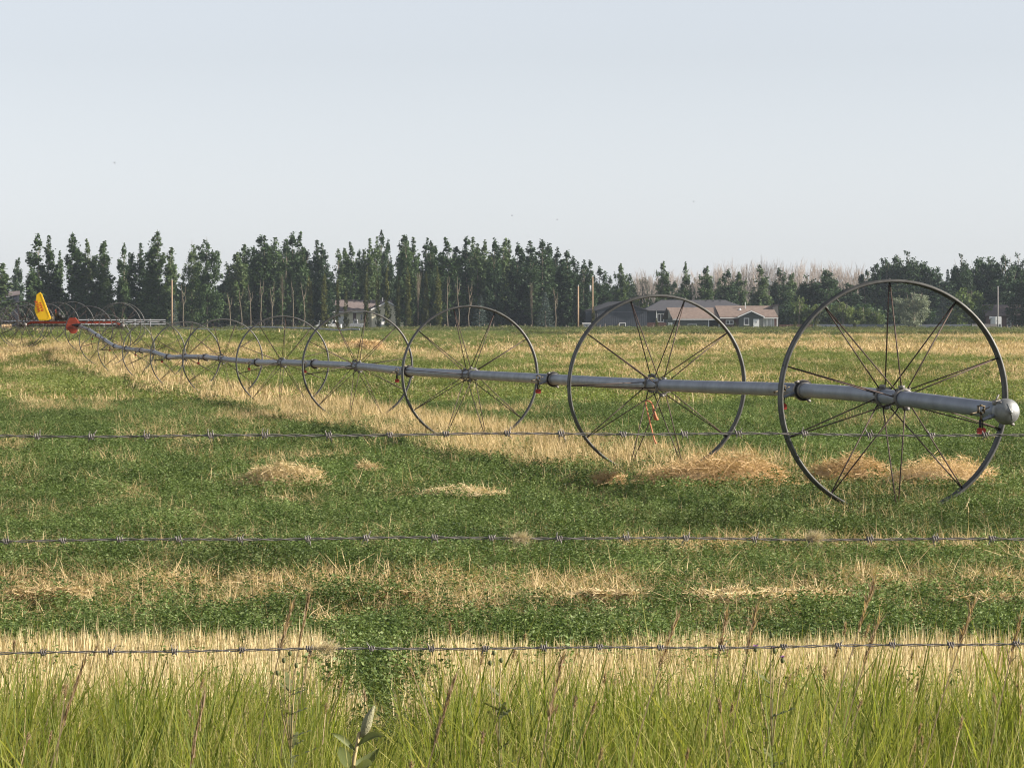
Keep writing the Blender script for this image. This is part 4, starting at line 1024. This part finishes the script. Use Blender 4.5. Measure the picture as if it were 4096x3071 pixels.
    bt = [(2585, 1068, 60), (2630, 1075, 60), (2692, 1070, 60), (2790, 1058, 60), (2850, 1050, 60), (2888, 1034, 62), (2938, 1022, 64), (2985, 1028, 60), (3030, 1024, 60), (3072, 1018, 62), (3120, 1026, 60), (3165, 1024, 62), (3205, 1030, 60), (3250, 1026, 62), (3300, 1036, 60), (3340, 1034, 60), (3385, 1042, 60), (3430, 1048, 56), (3472, 1060, 56)]
    names = ['above the right end of the dark barn', 'left of the left pointed poplar', 'between the two pointed poplars', 'left of the loose poplar over the garage joint', 'right of the loose poplar over the garage joint', 'above the left end of the brown roof', 'highest above the white roof pipe, left one', 'left of the front gable peak', 'right of the front gable peak', 'above the chimney, tallest of all',
             'just right of the chimney', 'second right of the chimney', 'above the left rim of the nearest wheel', 'left of the round dark tree', 'right behind the round dark tree', 'in the middle of the pale rank right of the round dark tree', 'left of the small dark crown by the wheel', 'behind the small dark crown by the wheel', 'rightmost of the pale rank']
    for i, (px, top, wd) in enumerate(bt):
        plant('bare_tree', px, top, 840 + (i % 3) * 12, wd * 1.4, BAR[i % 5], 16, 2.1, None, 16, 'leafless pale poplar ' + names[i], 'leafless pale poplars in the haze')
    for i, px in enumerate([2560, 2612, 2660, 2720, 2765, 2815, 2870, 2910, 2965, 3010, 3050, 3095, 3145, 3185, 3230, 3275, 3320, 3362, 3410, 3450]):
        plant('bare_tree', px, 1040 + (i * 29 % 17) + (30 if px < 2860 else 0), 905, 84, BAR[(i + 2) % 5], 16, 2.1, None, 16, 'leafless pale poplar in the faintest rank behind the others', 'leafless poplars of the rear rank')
    D = [(3307, 1066, 120, 720, 'round dark tree rising before the pale leafless rank'), (3235, 1098, 84, 722, 'dark tree joined to the left of the round dark tree'), (3469, 1071, 62, 760, 'small dark crown at the right end of the leafless rank'), (3537, 1031, 90, 750, 'dark rounded tree at the left end of the right hand grove'),
         (3586, 1008, 110, 755, 'tall dark tree above the silver willow, left twin'), (3636, 1002, 108, 750, 'tallest dark tree above the silver willow, right twin'), (3694, 1038, 92, 752, 'lower dark tree right of the tall twins'), (3748, 1066, 84, 750, 'low dark tree in the dip right of the twins'), (3820, 1049, 50, 745, 'thin dark tree left of the far right grove'),
         (3852, 1014, 76, 740, 'pointed dark tree at the left of the far right grove'), (3915, 1020, 100, 745, 'wide dark tree left of the green lamp pole'), (3960, 1026, 80, 748, 'dark tree right above the green lamp pole'), (4016, 1006, 84, 742, 'tallest dark tree of the far right grove'), (4078, 1009, 84, 745, 'dark tree at the upper right edge'),
         (4110, 1080, 120, 700, 'greyish tree cut by the right edge'), (3390, 1130, 110, 735, 'dark mass tree above the olive bush inside the wheel'), (3600, 1120, 150, 738, 'dark tree directly behind the silver willow'), (3760, 1110, 130, 735, 'dark tree between the silver willow and the olive tree'), (3990, 1110, 150, 738, 'dark tree behind the right hand house')]
    for i, (px, top, wd, d, lab) in enumerate(D):
        plant('broadleaf_tree', px, top, d, wd * 1.35, RND[i % 4], 13.2, 3.0, TRR[i % 2], 14, lab, 'dark trees at the right')
    plant('spruce_tree', 3789, 1066, 735, 70, SPR[0], 8, 1.9, trunk_mesh(7, .2, 3, 0), 7, 'tall dark spruce between the two right hand groves', 'spruces at the right')
    plant('spruce_tree', 3770, 1180, 700, 100, SPR[1], 8, 1.9, trunk_mesh(7, .2, 4, 0), 7, 'wide dark spruce just right of the silver willow', 'spruces at the right')
    plant('willow_tree', 3656, 1160, 672, 150, SIL, 7.2, 3.0, trunk_mesh(6, .2, 5, 8, spread=1.5), 6, 'round silver grey willow seen through the nearest wheel', None)
    for (px, top, wd, lab) in [(3872, 1150, 200, 'olive green tree with sloping crown right of the wide spruce'), (3372, 1205, 130, 'olive bush inside the left rim of the nearest wheel'), (3196, 1180, 100, 'greyish green bush right of the chimney'), (3270, 1215, 90, 'dark green bush behind the brown fence'), (3455, 1225, 80, 'green bush left of the silver willow'), (3514, 1240, 70, 'yellow green bush touching the silver willow'),
                          (2790, 1190, 110, 'blue green bush before the charcoal hip roof'), (2700, 1200, 70, 'dark bush above the left end of the garage roof'), (2560, 1180, 110, 'hazy bush above the right slope of the barn'), (2440, 1160, 120, 'hazy bush left above the barn roof')]:
        plant('bush', px, top, 700 if px > 3000 else 760, wd, BSH[px % 3], 5, 2.4, trunk_mesh(4, .12, px, 5, spread=1), 4, lab, 'bushes between the houses and the trees', 'bush')
    for (px, top, wd, lab) in [(2627, 1271, 22, 'sapling left of the brown garage'), (2940, 1287, 17, 'sapling left of the small front gable'), (3180, 1283, 22, 'sapling before the brown fence'), (3265, 1272, 26, 'tallest sapling, inside the left rim of the nearest wheel'), (3420, 1288, 24, 'sapling inside the nearest wheel before the blue grey fence'), (3502, 1297, 20, 'low sapling left of the silver willow'), (3200, 1296, 14, 'tiny sapling right of the one before the brown fence'),
                          (2372, 1224, 26, 'leafy sapling at the foot of the pole with the transformer'), (3660, 1296, 18, 'sapling at the foot of the silver willow')]:
        plant('sapling', px, top, 642, wd, COLM[px % 3], 12, .8, trunk_mesh(1.5, .04, px, 2), 2, lab, 'saplings along the field edge', 'sapling')
    plant('bush', 3868, 1300, 638, 80, BSH[0], 5, 2.4, trunk_mesh(1, .05, 9, 3), 2, 'low spreading bush before the grey board fence', None, 'bush')
    # understory and the far dark wood behind the trunks
    rng = np.random.RandomState(77)
    UB = [src(np_mesh('undergrowth_source', *crown_round(600 + i, h=4.2, wide=2.4, n=900, ls=.45, low=0, lumps=30), M['poplar_dark'])) for i in range(3)]
    n = 900; x = (rng.rand(n) * 2 - 1) * 126; d = 705 + 95 * rng.rand(n)
    px = 2048 + x / d * F
    keep = ~((px > 2320) & (px < 3120) & (d < 740)) & ~((px > 1300) & (px < 1630) & (d < 745)) & ~((px > 3920) & (px < 4080) & (d < 725)) & ~((px < 90) & (d < 740)) & (rng.rand(n) < np.where((px < 700) | ((px > 890) & (px < 910)), .5, 1))
    x = x[keep]; d = d[keep]; n = len(x); s = .8 + .7 * rng.rand(n)
    sz = s * np.where(np.abs(2048 + x / d * F - 1500) < 850, 1.55, .85)
    gn_scatter('undergrowth', np.stack([x, d, ground(x, d)], 1), np.stack([np.zeros(n), np.zeros(n), rng.rand(n) * 6.28], 1), np.stack([s, s, sz], 1), rng.randint(0, 3, n), UB, 'dark undergrowth and brush beneath the tree rows')
    n = 520; x = (rng.rand(n) * 2 - 1) * 190; d = 930 + 120 * rng.rand(n); s = 1.3 + .8 * rng.rand(n); px = 2048 + x / d * F
    gn_scatter('distant_woods', np.stack([x, d, ground(x, d)], 1), np.stack([np.zeros(n), np.zeros(n), rng.rand(n) * 6.28], 1), np.stack([s, s, s * np.where(px > 2400, 1.5, .95)], 1), rng.randint(0, 3, n), UB, 'hazy distant woods behind all the trees')
rowtrees()

# ------------------------------------------------------------------ buildings
class Bld:
    """local frame: x right, y away, z up, in metres, from photo rows at depth d"""
    def __init__(s, name, px, d, label, cat, yaw=0):
        s.d = d; s.px = px; s.x0 = (px - 2048) * d / F; s.zg = float(ground(s.x0, d)) - .15; s.root = empty(name, (s.x0, d, s.zg), label, cat, None, yaw); s.yaw = yaw
    def X(s, px): return (px - s.px) * s.d / F
    def Z(s, y): return -(y - HY) * s.d / F - s.zg
    def box(s, name, m, px0, px1, y0, y1, dep0, dep1, parent=None, zb=None):
        return MB().box(s.X(px0), s.X(px1), dep0, dep1, zb if zb is not None else s.Z(y1), s.Z(y0)).obj(name, M[m], parent or s.root)
    def window(s, px0, px1, y0, y1, dep=0, panes=1, glass='glass', name='window', fw=.12):
        x0, x1, z0, z1 = s.X(px0), s.X(px1), s.Z(y1), s.Z(y0); m = MB()
        m.box(x0, x1, dep - .10, dep - .01, z1 - fw, z1).box(x0, x1, dep - .10, dep - .01, z0, z0 + fw).box(x0, x0 + fw, dep - .10, dep - .01, z0 + fw, z1 - fw).box(x1 - fw, x1, dep - .10, dep - .01, z0 + fw, z1 - fw)
        for k in range(1, panes):
            xx = x0 + (x1 - x0) * k / panes; m.box(xx - fw * .5, xx + fw * .5, dep - .095, dep - .012, z0 + fw, z1 - fw)
        f = m.obj(name, M['white'], s.root)
        MB().box(x0 + fw, x1 - fw, dep - .05, dep - .02, z0 + fw, z1 - fw).obj('pane', M[glass], f); return f
def roof(b, name, m, pts_front, pts_back, th=.18, parent=None):
    """slab between two polylines of (x,y,z)"""
    V = [Vector(p) for p in pts_front] + [Vector(p) for p in pts_back]; n = len(pts_front)
    V2 = V + [v + Vector((0, 0, th)) for v in V]; N2 = 2 * n; Fs = []
    for i in range(n - 1):
        Fs += [(i, i + 1, n + i + 1, n + i)[::-1], (N2 + i, N2 + i + 1, N2 + n + i + 1, N2 + n + i), (i, i + 1, N2 + i + 1, N2 + i), (n + i, N2 + n + i, N2 + n + i + 1, n + i + 1)]
    Fs += [(0, N2, N2 + n, n), (n - 1, 2 * n - 1, N2 + 2 * n - 1, N2 + n - 1)]
    return MB().add(V2, Fs).obj(name, M[m], parent or b.root)

def brown_house():
    b = Bld('brown_roofed_house', 2890, 655, 'low house with brown shingle roof, joined garage, white front door and chimney', 'house'); X, Z = b.X, b.Z
    # main body
    b.box('wall', 'redbrown', 2884, 3109, 1270, 1326, 0, 7.5)
    rz, ez = Z(1226), Z(1271)
    roof(b, 'roof', 'brownroof', [(X(2879), -.5, ez), (X(3112), -.5, ez)], [(X(2864), 3.7, rz), (X(3095), 3.7, rz)], .16)
    roof(b, 'roof', 'brownroof', [(X(2864), 3.7, rz + .003), (X(3095), 3.7, rz + .003)], [(X(2879), 8, ez), (X(3112), 8, ez)], .16)
    MB().prism([(0, ez - .02), (7.5, ez - .02), (3.7, rz - .02)], 0, .2).obj('gable_wall', M['greengrey'], b.root, False, (X(2884) + .2, 0, 0)).rotation_euler = (0, 0, R_(90))
    MB().prism([(0, ez - .02), (7.5, ez - .02), (3.7, rz - .02)], 0, .2).obj('gable_wall', M['greengrey'], b.root, False, (X(3105), 0, 0)).rotation_euler = (0, 0, R_(90))
    b.box('fascia', 'white', 2879, 3112, 1270.5, 1274, -.56, -.505)
    # front gable
    b.box('gable_front', 'greengrey', 2954, 3052, 1269, 1326, -1.6, -.004)
    pk = (X(3003), Z(1245)); l = (X(2948), Z(1269)); r = (X(3056), Z(1269))
    MB().prism([(X(2954), Z(1269)), (X(3052), Z(1269)), (pk[0], pk[1] - .08)], -1.6, 2.2).obj('gable_front', M['greengrey'], b.root)
    roof(b, 'roof', 'brownroof', [(l[0], -2.0, l[1]), (pk[0], -2.0, pk[1]), (r[0], -2.0, r[1])], [(l[0], 2.3, l[1]), (pk[0], 2.3, pk[1]), (r[0], 2.3, r[1])], .14)
    m = MB()
    for (p, q) in ((l, pk), (pk, r)):
        m.add([(p[0], -2.05, p[1] - .06), (q[0], -2.05, q[1] - .06), (q[0], -2.05, q[1] + .13), (p[0], -2.05, p[1] + .13), (p[0], -2.004, p[1] - .06), (q[0], -2.004, q[1] - .06), (q[0], -2.004, q[1] + .13), (p[0], -2.004, p[1] + .13)], [(0,1,2,3),(7,6,5,4),(0,4,5,1),(3,2,6,7),(0,3,7,4),(1,5,6,2)])
    m.obj('bargeboard', M['white'], b.root)
    b.window(2903, 2934, 1280, 1298, 0, 2); b.window(2973, 2994, 1272, 1300, -1.6, 1)
    dr = b.box('door', 'white', 3011, 3034, 1276, 1320, -1.68, -1.605); MB().box(X(3021), X(3023.5), -1.71, -1.685, Z(1292), Z(1285)).obj('door_glass', M['glass'], dr)
    for k in range(3): b.window(3053.5 + 15 * k, 3067 + 15 * k, 1273, 1311, 0, 1, 'curtain')
    b.box('corner_post', 'white', 3106.5, 3110, 1272, 1326, -.35, -.1)
    b.box('chimney', 'chimney', 3094, 3117, 1221, 1326, 2.2, 3.9); b.box('vent_pipe', 'white', 2983.6, 2986.6, 1208, 1240, 2.6, 2.75); b.box('chimney_cap', 'greyroof', 3093, 3118, 1219.5, 1221.2, 2.1, 4.0)
    MB().tube([(X(2962), 2.2, Z(1240)), (X(2962), 2.2, Z(1233))], [.3, .12], 8).obj('roof_vent', M['white'], b.root)
    # garage wing
    b.box('garage_wall', 'greengrey', 2672, 2833, 1276, 1326, .3, 6.5)
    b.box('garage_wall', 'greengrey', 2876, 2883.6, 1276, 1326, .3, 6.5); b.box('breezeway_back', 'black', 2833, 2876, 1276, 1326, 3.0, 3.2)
    b.box('opening_frame', 'white', 2833.2, 2836.5, 1281, 1326, .18, .296); b.box('opening_frame', 'white', 2875, 2878, 1281, 1326, .18, .296); b.box('opening_frame', 'white', 2833.2, 2878, 1277.8, 1281, .17, .297)
    rz, ez = Z(1233), Z(1277)
    roof(b, 'garage_roof', 'brownroof', [(X(2690), -.2, ez), (X(2879), -.2, ez)], [(X(2669), 3.4, rz), (X(2862), 3.4, rz)], .16)
    roof(b, 'garage_roof', 'brownroof', [(X(2669), 3.4, rz + .003), (X(2862), 3.4, rz + .003)], [(X(2655), 7, ez), (X(2862), 7, ez)], .16)
    b.box('garage_fascia', 'white', 2690, 2879, 1276, 1279.4, -.26, -.205)
    b.window(2751, 2787, 1296, 1316, .3, 1, 'greengrey', 'window', .1)
    for k in range(2): b.box('side_door', 'white', 2673 + 9 * k, 2681 + 9 * k, 1290, 1322, .2, .296)
    MB().prism([(X(2672), ez - .02), (X(2690), ez - .02), (X(2674), rz - .15)], .31, .5).obj('gable_wall', M['greengrey'], b.root)
brown_house()

def cream_house():
    b = Bld('cream_house', 1450, 700, 'cream house with grey brown roof and bright front gable half hidden by column trees', 'house', R_(10)); X, Z = b.X, b.Z
    b.box('wall', 'cream', 1322, 1478, 1246, 1322, 0, 8)
    roof(b, 'roof', 'greyroof', [(X(1318), -.7, Z(1248)), (X(1580), -.7, Z(1248))], [(X(1318), 4, Z(1203)), (X(1580), 4, Z(1203))])
    roof(b, 'roof', 'greyroof', [(X(1318), 4, Z(1203) + .003), (X(1580), 4, Z(1203) + .003)], [(X(1318), 8.7, Z(1248)), (X(1580), 8.7, Z(1248))])
    b.box('fascia', 'white', 1318, 1480, 1246.5, 1250, -.78, -.71)
    # right wing, turned so that its bright flank faces the sun
    MB().box(X(1478), X(1576), -3.2, 7.9, 0, Z(1237)).obj('wing_wall', M['cream'], b.root)
    pk = (X(1541), Z(1207)); l = (X(1473), Z(1240)); r = (X(1584), Z(1230))
    MB().prism([(X(1478), Z(1237)), (X(1576), Z(1237)), (X(1576), Z(1232)), (pk[0], pk[1] - .1)], -3.2, 3.9).obj('wing_gable', M['cream'], b.root)
    roof(b, 'roof', 'greyroof', [(l[0], -3.7, l[1]), (pk[0], -3.7, pk[1]), (r[0], -3.7, r[1])], [(l[0], 4, l[1]), (pk[0], 4, pk[1]), (r[0], 4, r[1])], .16)
    m = MB()
    for (p, q) in ((l, pk), (pk, r)):
        m.add([(p[0], -3.78, p[1] - .15), (q[0], -3.78, q[1] - .15), (q[0], -3.78, q[1] + .15), (p[0], -3.78, p[1] + .15), (p[0], -3.706, p[1] - .15), (q[0], -3.706, q[1] - .15), (q[0], -3.706, q[1] + .15), (p[0], -3.706, p[1] + .15)], [(0,1,2,3),(7,6,5,4),(0,4,5,1),(3,2,6,7),(0,3,7,4),(1,5,6,2)])
    m.obj('bargeboard', M['white'], b.root)
    b.box('chimney', 'greym', 1535, 1539, 1190, 1212, 2, 2.2)
    b.window(1442, 1450, 1257, 1281, 0, 1); b.box('garage_door', 'white', 1344, 1374, 1266, 1300, -.06, -.004); b.box('door', 'redbrown', 1412, 1424, 1252, 1290, -.06, -.004)
    b.window(1522, 1542, 1262, 1286, -3.2, 2)
    b.box('steps', 'white', 1512, 1538, 1287, 1298, -5.2, -3.22); b.box('steps', 'white', 1508, 1542, 1298, 1326, -6.2, -3.24)
    y = Bld('yellow_shed', 1606, 690, 'tiny bright yellow shed right of the cream house', 'shed')
    y.box('wall', 'cream', 1600, 1613, 1260, 1330, 0, 2); roof(y, 'roof', 'greyroof', [(y.X(1599), -.2, y.Z(1261)), (y.X(1606.5), -.2, y.Z(1255)), (y.X(1614), -.2, y.Z(1261))], [(y.X(1599), 2.2, y.Z(1261)), (y.X(1606.5), 2.2, y.Z(1255)), (y.X(1614), 2.2, y.Z(1261))], .1)
cream_house()

def dark_barn():
    b = Bld('dark_barn', 2490, 676, 'wide dark slate barn with low gable and one small framed window', 'barn'); X, Z = b.X, b.Z
    MB().prism([(X(2387), 0), (X(2589), 0), (X(2589), Z(1243)), (X(2494), Z(1209)), (X(2387), Z(1243))], 0, 14).obj('wall', M['ribslate'], b.root)
    b.box('side_wing', 'slate', 2345, 2387, 1246, 1330, 3, 13)
    roof(b, 'roof', 'darkroof', [(X(2384), -.5, Z(1244)), (X(2494), -.5, Z(1208)), (X(2594), -.5, Z(1244))], [(X(2334), 14.5, Z(1246)), (X(2440), 14.5, Z(1209)), (X(2594), 14.5, Z(1244))], .16)
    b.window(2477, 2503, 1291, 1316, 0, 1)
    MB().box(X(2387), X(2589), -.03, -.004, Z(1247.5), Z(1246)).obj('trim', M['bluegrey'], b.root)
dark_barn()

def hip_house():
    b = Bld('charcoal_house', 2790, 715, 'big charcoal house with broad hip roof behind the brown garage', 'house'); X, Z = b.X, b.Z
    b.box('wall', 'slate', 2590, 3000, 1243, 1330, 0, 14)
    e = Z(1243); t = Z(1199); A = [(X(2568), -.8, e), (X(3022), -.8, e), (X(3022), 15, e), (X(2568), 15, e), (X(2650), 7, t), (X(2908), 7, t)]
    MB().add(A, [(0, 1, 5, 4), (1, 2, 5), (2, 3, 4, 5), (3, 0, 4), (3, 2, 1, 0)]).obj('roof', M['darkroof'], b.root)
    b.window(2630, 2656, 1254, 1288, 0, 2); b.box('porch_post', 'white', 2624, 2627, 1243, 1300, -.7, -.5); b.box('railing', 'redbrown', 2592, 2662, 1290, 1330, -1.2, -1.1)
    for px in (2830, 2860, 2887): b.box('roof_vent', 'darkroof', px - 3, px + 3, 1202, 1206, 5.8, 6.2)
hip_house()

def others():
    b = Bld('navy_shed', 35, 700, 'navy ribbed metal shed at the left edge behind the last wheels', 'shed', R_(8)); X, Z = b.X, b.Z
    MB().prism([(X(-60), 0), (X(77), 0), (X(77), Z(1180)), (X(18), Z(1190)), (X(-60), Z(1203))], 0, 10).obj('wall', M['ribnavy'], b.root)
    roof(b, 'roof', 'greyroof', [(X(-64), -.3, Z(1203)), (X(18), -.3, Z(1189)), (X(80), -.3, Z(1179))], [(X(-64), 10, Z(1172)), (X(18), 10, Z(1168)), (X(80), 10, Z(1164))], .12)
    b = Bld('brown_house', 4030, 700, 'low brown house with grey roof behind the motorhome at the right edge', 'house'); X, Z = b.X, b.Z
    b.box('wall', 'redbrown', 3945, 4110, 1262, 1335, 0, 8); b.window(4027, 4045, 1272, 1308, 0, 1)
    roof(b, 'roof', 'greyroof', [(X(3940), -.8, Z(1264)), (X(4115), -.8, Z(1264))], [(X(3940), 4, Z(1222)), (X(4115), 4, Z(1222))]); roof(b, 'roof', 'greyroof', [(X(3940), 4, Z(1222)), (X(4115), 4, Z(1222))], [(X(3940), 8.8, Z(1264)), (X(4115), 8.8, Z(1264))])
    # motorhome seen from its back
    b = Bld('motorhome', 3994, 672, 'tall white motorhome parked behind the green lamp pole at right', 'motorhome'); X, Z = b.X, b.Z
    m = MB().prism([(X(3982), Z(1316)), (X(4006), Z(1316)), (X(4006), Z(1268)), (X(4004), Z(1266)), (X(3984), Z(1266)), (X(3982), Z(1268))], 0, 7); o = m.obj('body', M['white'], b.root)
    m = MB().box(X(3976), X(3982), 5.2, 7, Z(1276), Z(1266)).obj('cab_overhang', M['white'], b.root)
    b.box('rear_window', 'glass', 3997, 4003, 1296, 1308, -.03, -.004); b.box('rear_window', 'glass', 3988, 3994, 1281, 1283.5, -.03, -.004); b.box('bumper', 'black', 3984, 4004, 1316, 1319, -.12, .3)
    for px in (3985, 4003): MB().tube([(X(px) - .12, 1.2, .38), (X(px) + .12, 1.2, .38)], .36, 14).obj('wheel', M['rubber'], b.root)
    # fences at right
    def pfence(name, px0, px1, y0, d, m, lab, board=.15, post=2.4):
        b = Bld(name, (px0 + px1) / 2, d, lab, 'fence'); x0, x1, H = b.X(px0), b.X(px1), b.Z(y0); k = MB(); x = x0; r = random.Random(px0)
        while x < x1: k.box(x, min(x + board - .012, x1), 0, .025, .05, H + r.uniform(-.02, .02)); x += board
        k.obj('boards', M[m], b.root); x = x0
        while x < x1: MB().box(x, x + .1, .03, .13, 0, H + .05).obj('post', M[m], b.root); x += post
    pfence('board_fence', 3117, 3250, 1298, 668, 'redbrown', 'dark red brown board fence right of the chimney')
    pfence('panel_fence', 3252, 3884, 1297, 672, 'bluegrey', 'long blue grey panel fence behind the saplings and willow', .6, 2.4)
    pfence('wooden_fence', 3888, 3990, 1296, 650, 'greywood', 'weathered grey board fence left of the motorhome')
    pfence('board_fence', 2588, 2668, 1292, 664, 'redbrown', 'short dark board fence between the barn and the brown garage')
    # white rail fence at left
    b = Bld('rail_fence', 480, 640, 'white weathered rail fence behind the orange beam at left', 'fence')
    for y in (1279, 1287, 1296): MB().box(b.X(290), b.X(662), 0, .05, b.Z(y + 1.4), b.Z(y - 1.4)).obj('rail', M['white'], b.root)
    for px in range(292, 662, 62): MB().box(b.X(px) - .07, b.X(px) + .07, .055, .2, 0, b.Z(1276)).obj('post', M['white'], b.root)
    # wire fence posts on the field edge
    b = Bld('field_edge_fence', 2100, 640, 'row of small pale wooden posts along the far edge of the field', 'fence'); r = random.Random(4)
    for px in [1560, 1610, 1650, 1720, 1780, 1822, 1865, 1900, 1937, 1975, 2010, 2047, 2101, 2124, 2185, 2266, 2330, 2401, 2420, 2473, 2550, 2615, 2639, 2720, 2780, 3150, 3540, 3580, 4030, 4070]:
        h = 1.15 + r.uniform(-.25, .35); MB().tube([(b.X(px), 0, 0), (b.X(px) + r.uniform(-.08, .08), 0, h)], .07, 6).obj('post', M['wood'], b.root)
    for z in (.5, .9): MB().tube([(b.X(1500), 0, z), (b.X(4096), 0, z)], .006, 3).obj('wire', M['wire'], b.root)
    # utility poles
    for (px, y0, d, w, nm, lab) in [(687, 1121, 648, .17, 'utility_pole', 'leftmost bare wooden utility pole among the left poplars'), (2312, 1145, 645, .19, 'utility_pole', 'shorter plain wooden utility pole left of the transformer pole'), (2370, 1108, 646, .16, 'utility_pole', 'taller wooden utility pole carrying a grey transformer'), (3991, 1150, 645, .12, 'lamp_pole', 'thin greenish lamp pole before the motorhome at right')]:
        x = (px - 2048) * d / F; zg = float(ground(x, d)); H = -(y0 - HY) * d / F - zg; t = empty(nm, (x, d, zg), lab, 'pole')
        MB().tube([(0, 0, 0), (.03, 0, H)], [w, w * .75], 10).obj('pole', M['polewood'] if px != 3991 else M['greywood'], t, True)
        MB().tube([(.03, 0, H), (.03, 0, H + .22)], [.05, .08], 6).obj('insulator', M['white'], t, True)
        if px == 2370:
            MB().tube([(-.42, 0, H - 2.6), (-.42, 0, H - 1.5)], .2, 10).tube([(-.42, 0, H - 1.5), (-.42, 0, H - 1.2)], .05, 6).obj('transformer', M['greym'], t, True); MB().box(0, .55, -.05, .05, H - 1.0, H - .9).tube([(.5, 0, H - .9), (.5, 0, H - .6)], .05, 6).obj('cross_arm', M['greym'], t)
    # bin
    b = Bld('storage_bin', 2348, 648, 'grey storage bin with a white lid beside the transformer pole', 'bin'); b.box('body', 'greym', 2331, 2365, 1296, 1330, 0, 1.4); b.box('lid', 'white', 2329, 2367, 1291, 1295.5, -.1, 1.5); b.box('seam', 'black', 2347.4, 2348.4, 1296, 1330, -.02, -.003)
    # round bale
    b = Bld('round_bale', 26, 600, 'brown round bale at the left edge behind the wheels', 'hay bale'); MB().tube([(-.75, 0, .68), (.75, 0, .68)], .68, 20).obj('straw_roll', M['pile_orange'], b.root, False)
    # vehicles by the cream house
    def truck(px0, px1, y0, d, lab, col, name):
        b = Bld(name, (px0 + px1) / 2, d, lab, 'vehicle'); L_ = b.X(px1) - b.X(px0); H = b.Z(y0); x0 = -L_ / 2
        prof = [(0, .35), (L_, .35), (L_, H * .55), (L_ * .98, H * .62), (L_ * .62, H * .64), (L_ * .60, H * .66), (L_ * .56, H * .98), (L_ * .34, H), (L_ * .26, H * .66), (L_ * .03, H * .6), (0, H * .5)]
        MB().prism([(x0 + x, z) for x, z in prof], 0, 1.8).obj('body', M[col], b.root)
        MB().prism([(x0 + L_ * .37, H * .68), (x0 + L_ * .55, H * .68), (x0 + L_ * .53, H * .93), (x0 + L_ * .37, H * .94)], -.02, -.003).obj('side_window', M['glass'], b.root)
        for q in (.18, .80): MB().tube([(x0 + L_ * q, -.03, .36), (x0 + L_ * q, .22, .36)], .36, 14).obj('wheel', M['rubber'], b.root)
    truck(1262, 1306, 1283, 668, 'small white pickup, leftmost of the parked vehicles', 'white', 'parked_truck')
    truck(1310, 1366, 1280, 672, 'white pickup before the garage door of the cream house', 'white', 'parked_truck')
    truck(1398, 1452, 1276, 685, 'silver car before the cream house wall', 'greym', 'parked_car')
    b = Bld('covered_boat', 1614, 660, 'low white covered boat right of the cream house', 'boat'); MB().add([(-.7, -.6, 0), (.7, -.6, 0), (.7, .8, 0), (-.7, .8, 0), (-.5, -.5, .8), (.2, -.5, .75), (.2, .7, .75), (-.5, .7, .8)], [(0,3,2,1),(4,5,6,7),(0,1,5,4),(1,2,6,5),(2,3,7,6),(3,0,4,7)]).obj('hull', M['white'], b.root); MB().box(-.55, .25, -.55, .72, .8, .9).obj('cover', M['black'], b.root)
    # birds
    for (px, y, lab) in [(2048, 862, 'tiny dark bird low in the sky, left of a lone higher bird'), (2229, 878, 'tiny dark bird, lowest in the sky'), (2775, 806, 'tiny dark bird, rightmost in the sky'), (458, 652, 'tiny faint bird in the left part of the sky')]:
        p = P(px, y, 300); m = MB().ico((0, 0, 0), (.06, .04, .03), 6, 4); m.add([(0, -.03, 0), (.12, 0, .07), (0, .05, 0), (-.12, 0, .07)], [(0, 1, 2), (0, 2, 3)])
        o = m.obj('bird', M['bird'], None, False, p); tag(o, lab, 'bird', 'tiny birds far off in the sky')
others()

# ------------------------------------------------------------------ haze
def haze():
    m = bpy.data.materials.new('haze_air'); m.use_nodes = True; nt = m.node_tree; nt.nodes.remove(nt.nodes['Principled BSDF'])
    v = nt.nodes.new('ShaderNodeVolumePrincipled'); v.inputs['Color'].default_value = (.74, .86, 1, 1); v.inputs['Density'].default_value = HAZE; v.inputs['Anisotropy'].default_value = .2
    nt.links.new(v.outputs[0], nt.nodes['Material Output'].inputs['Volume'])
    o = MB().box(-420, 420, -30, 1300, -4, 24).obj('haze', m); tag(o, kind='stuff')
HAZE = .00007
haze()
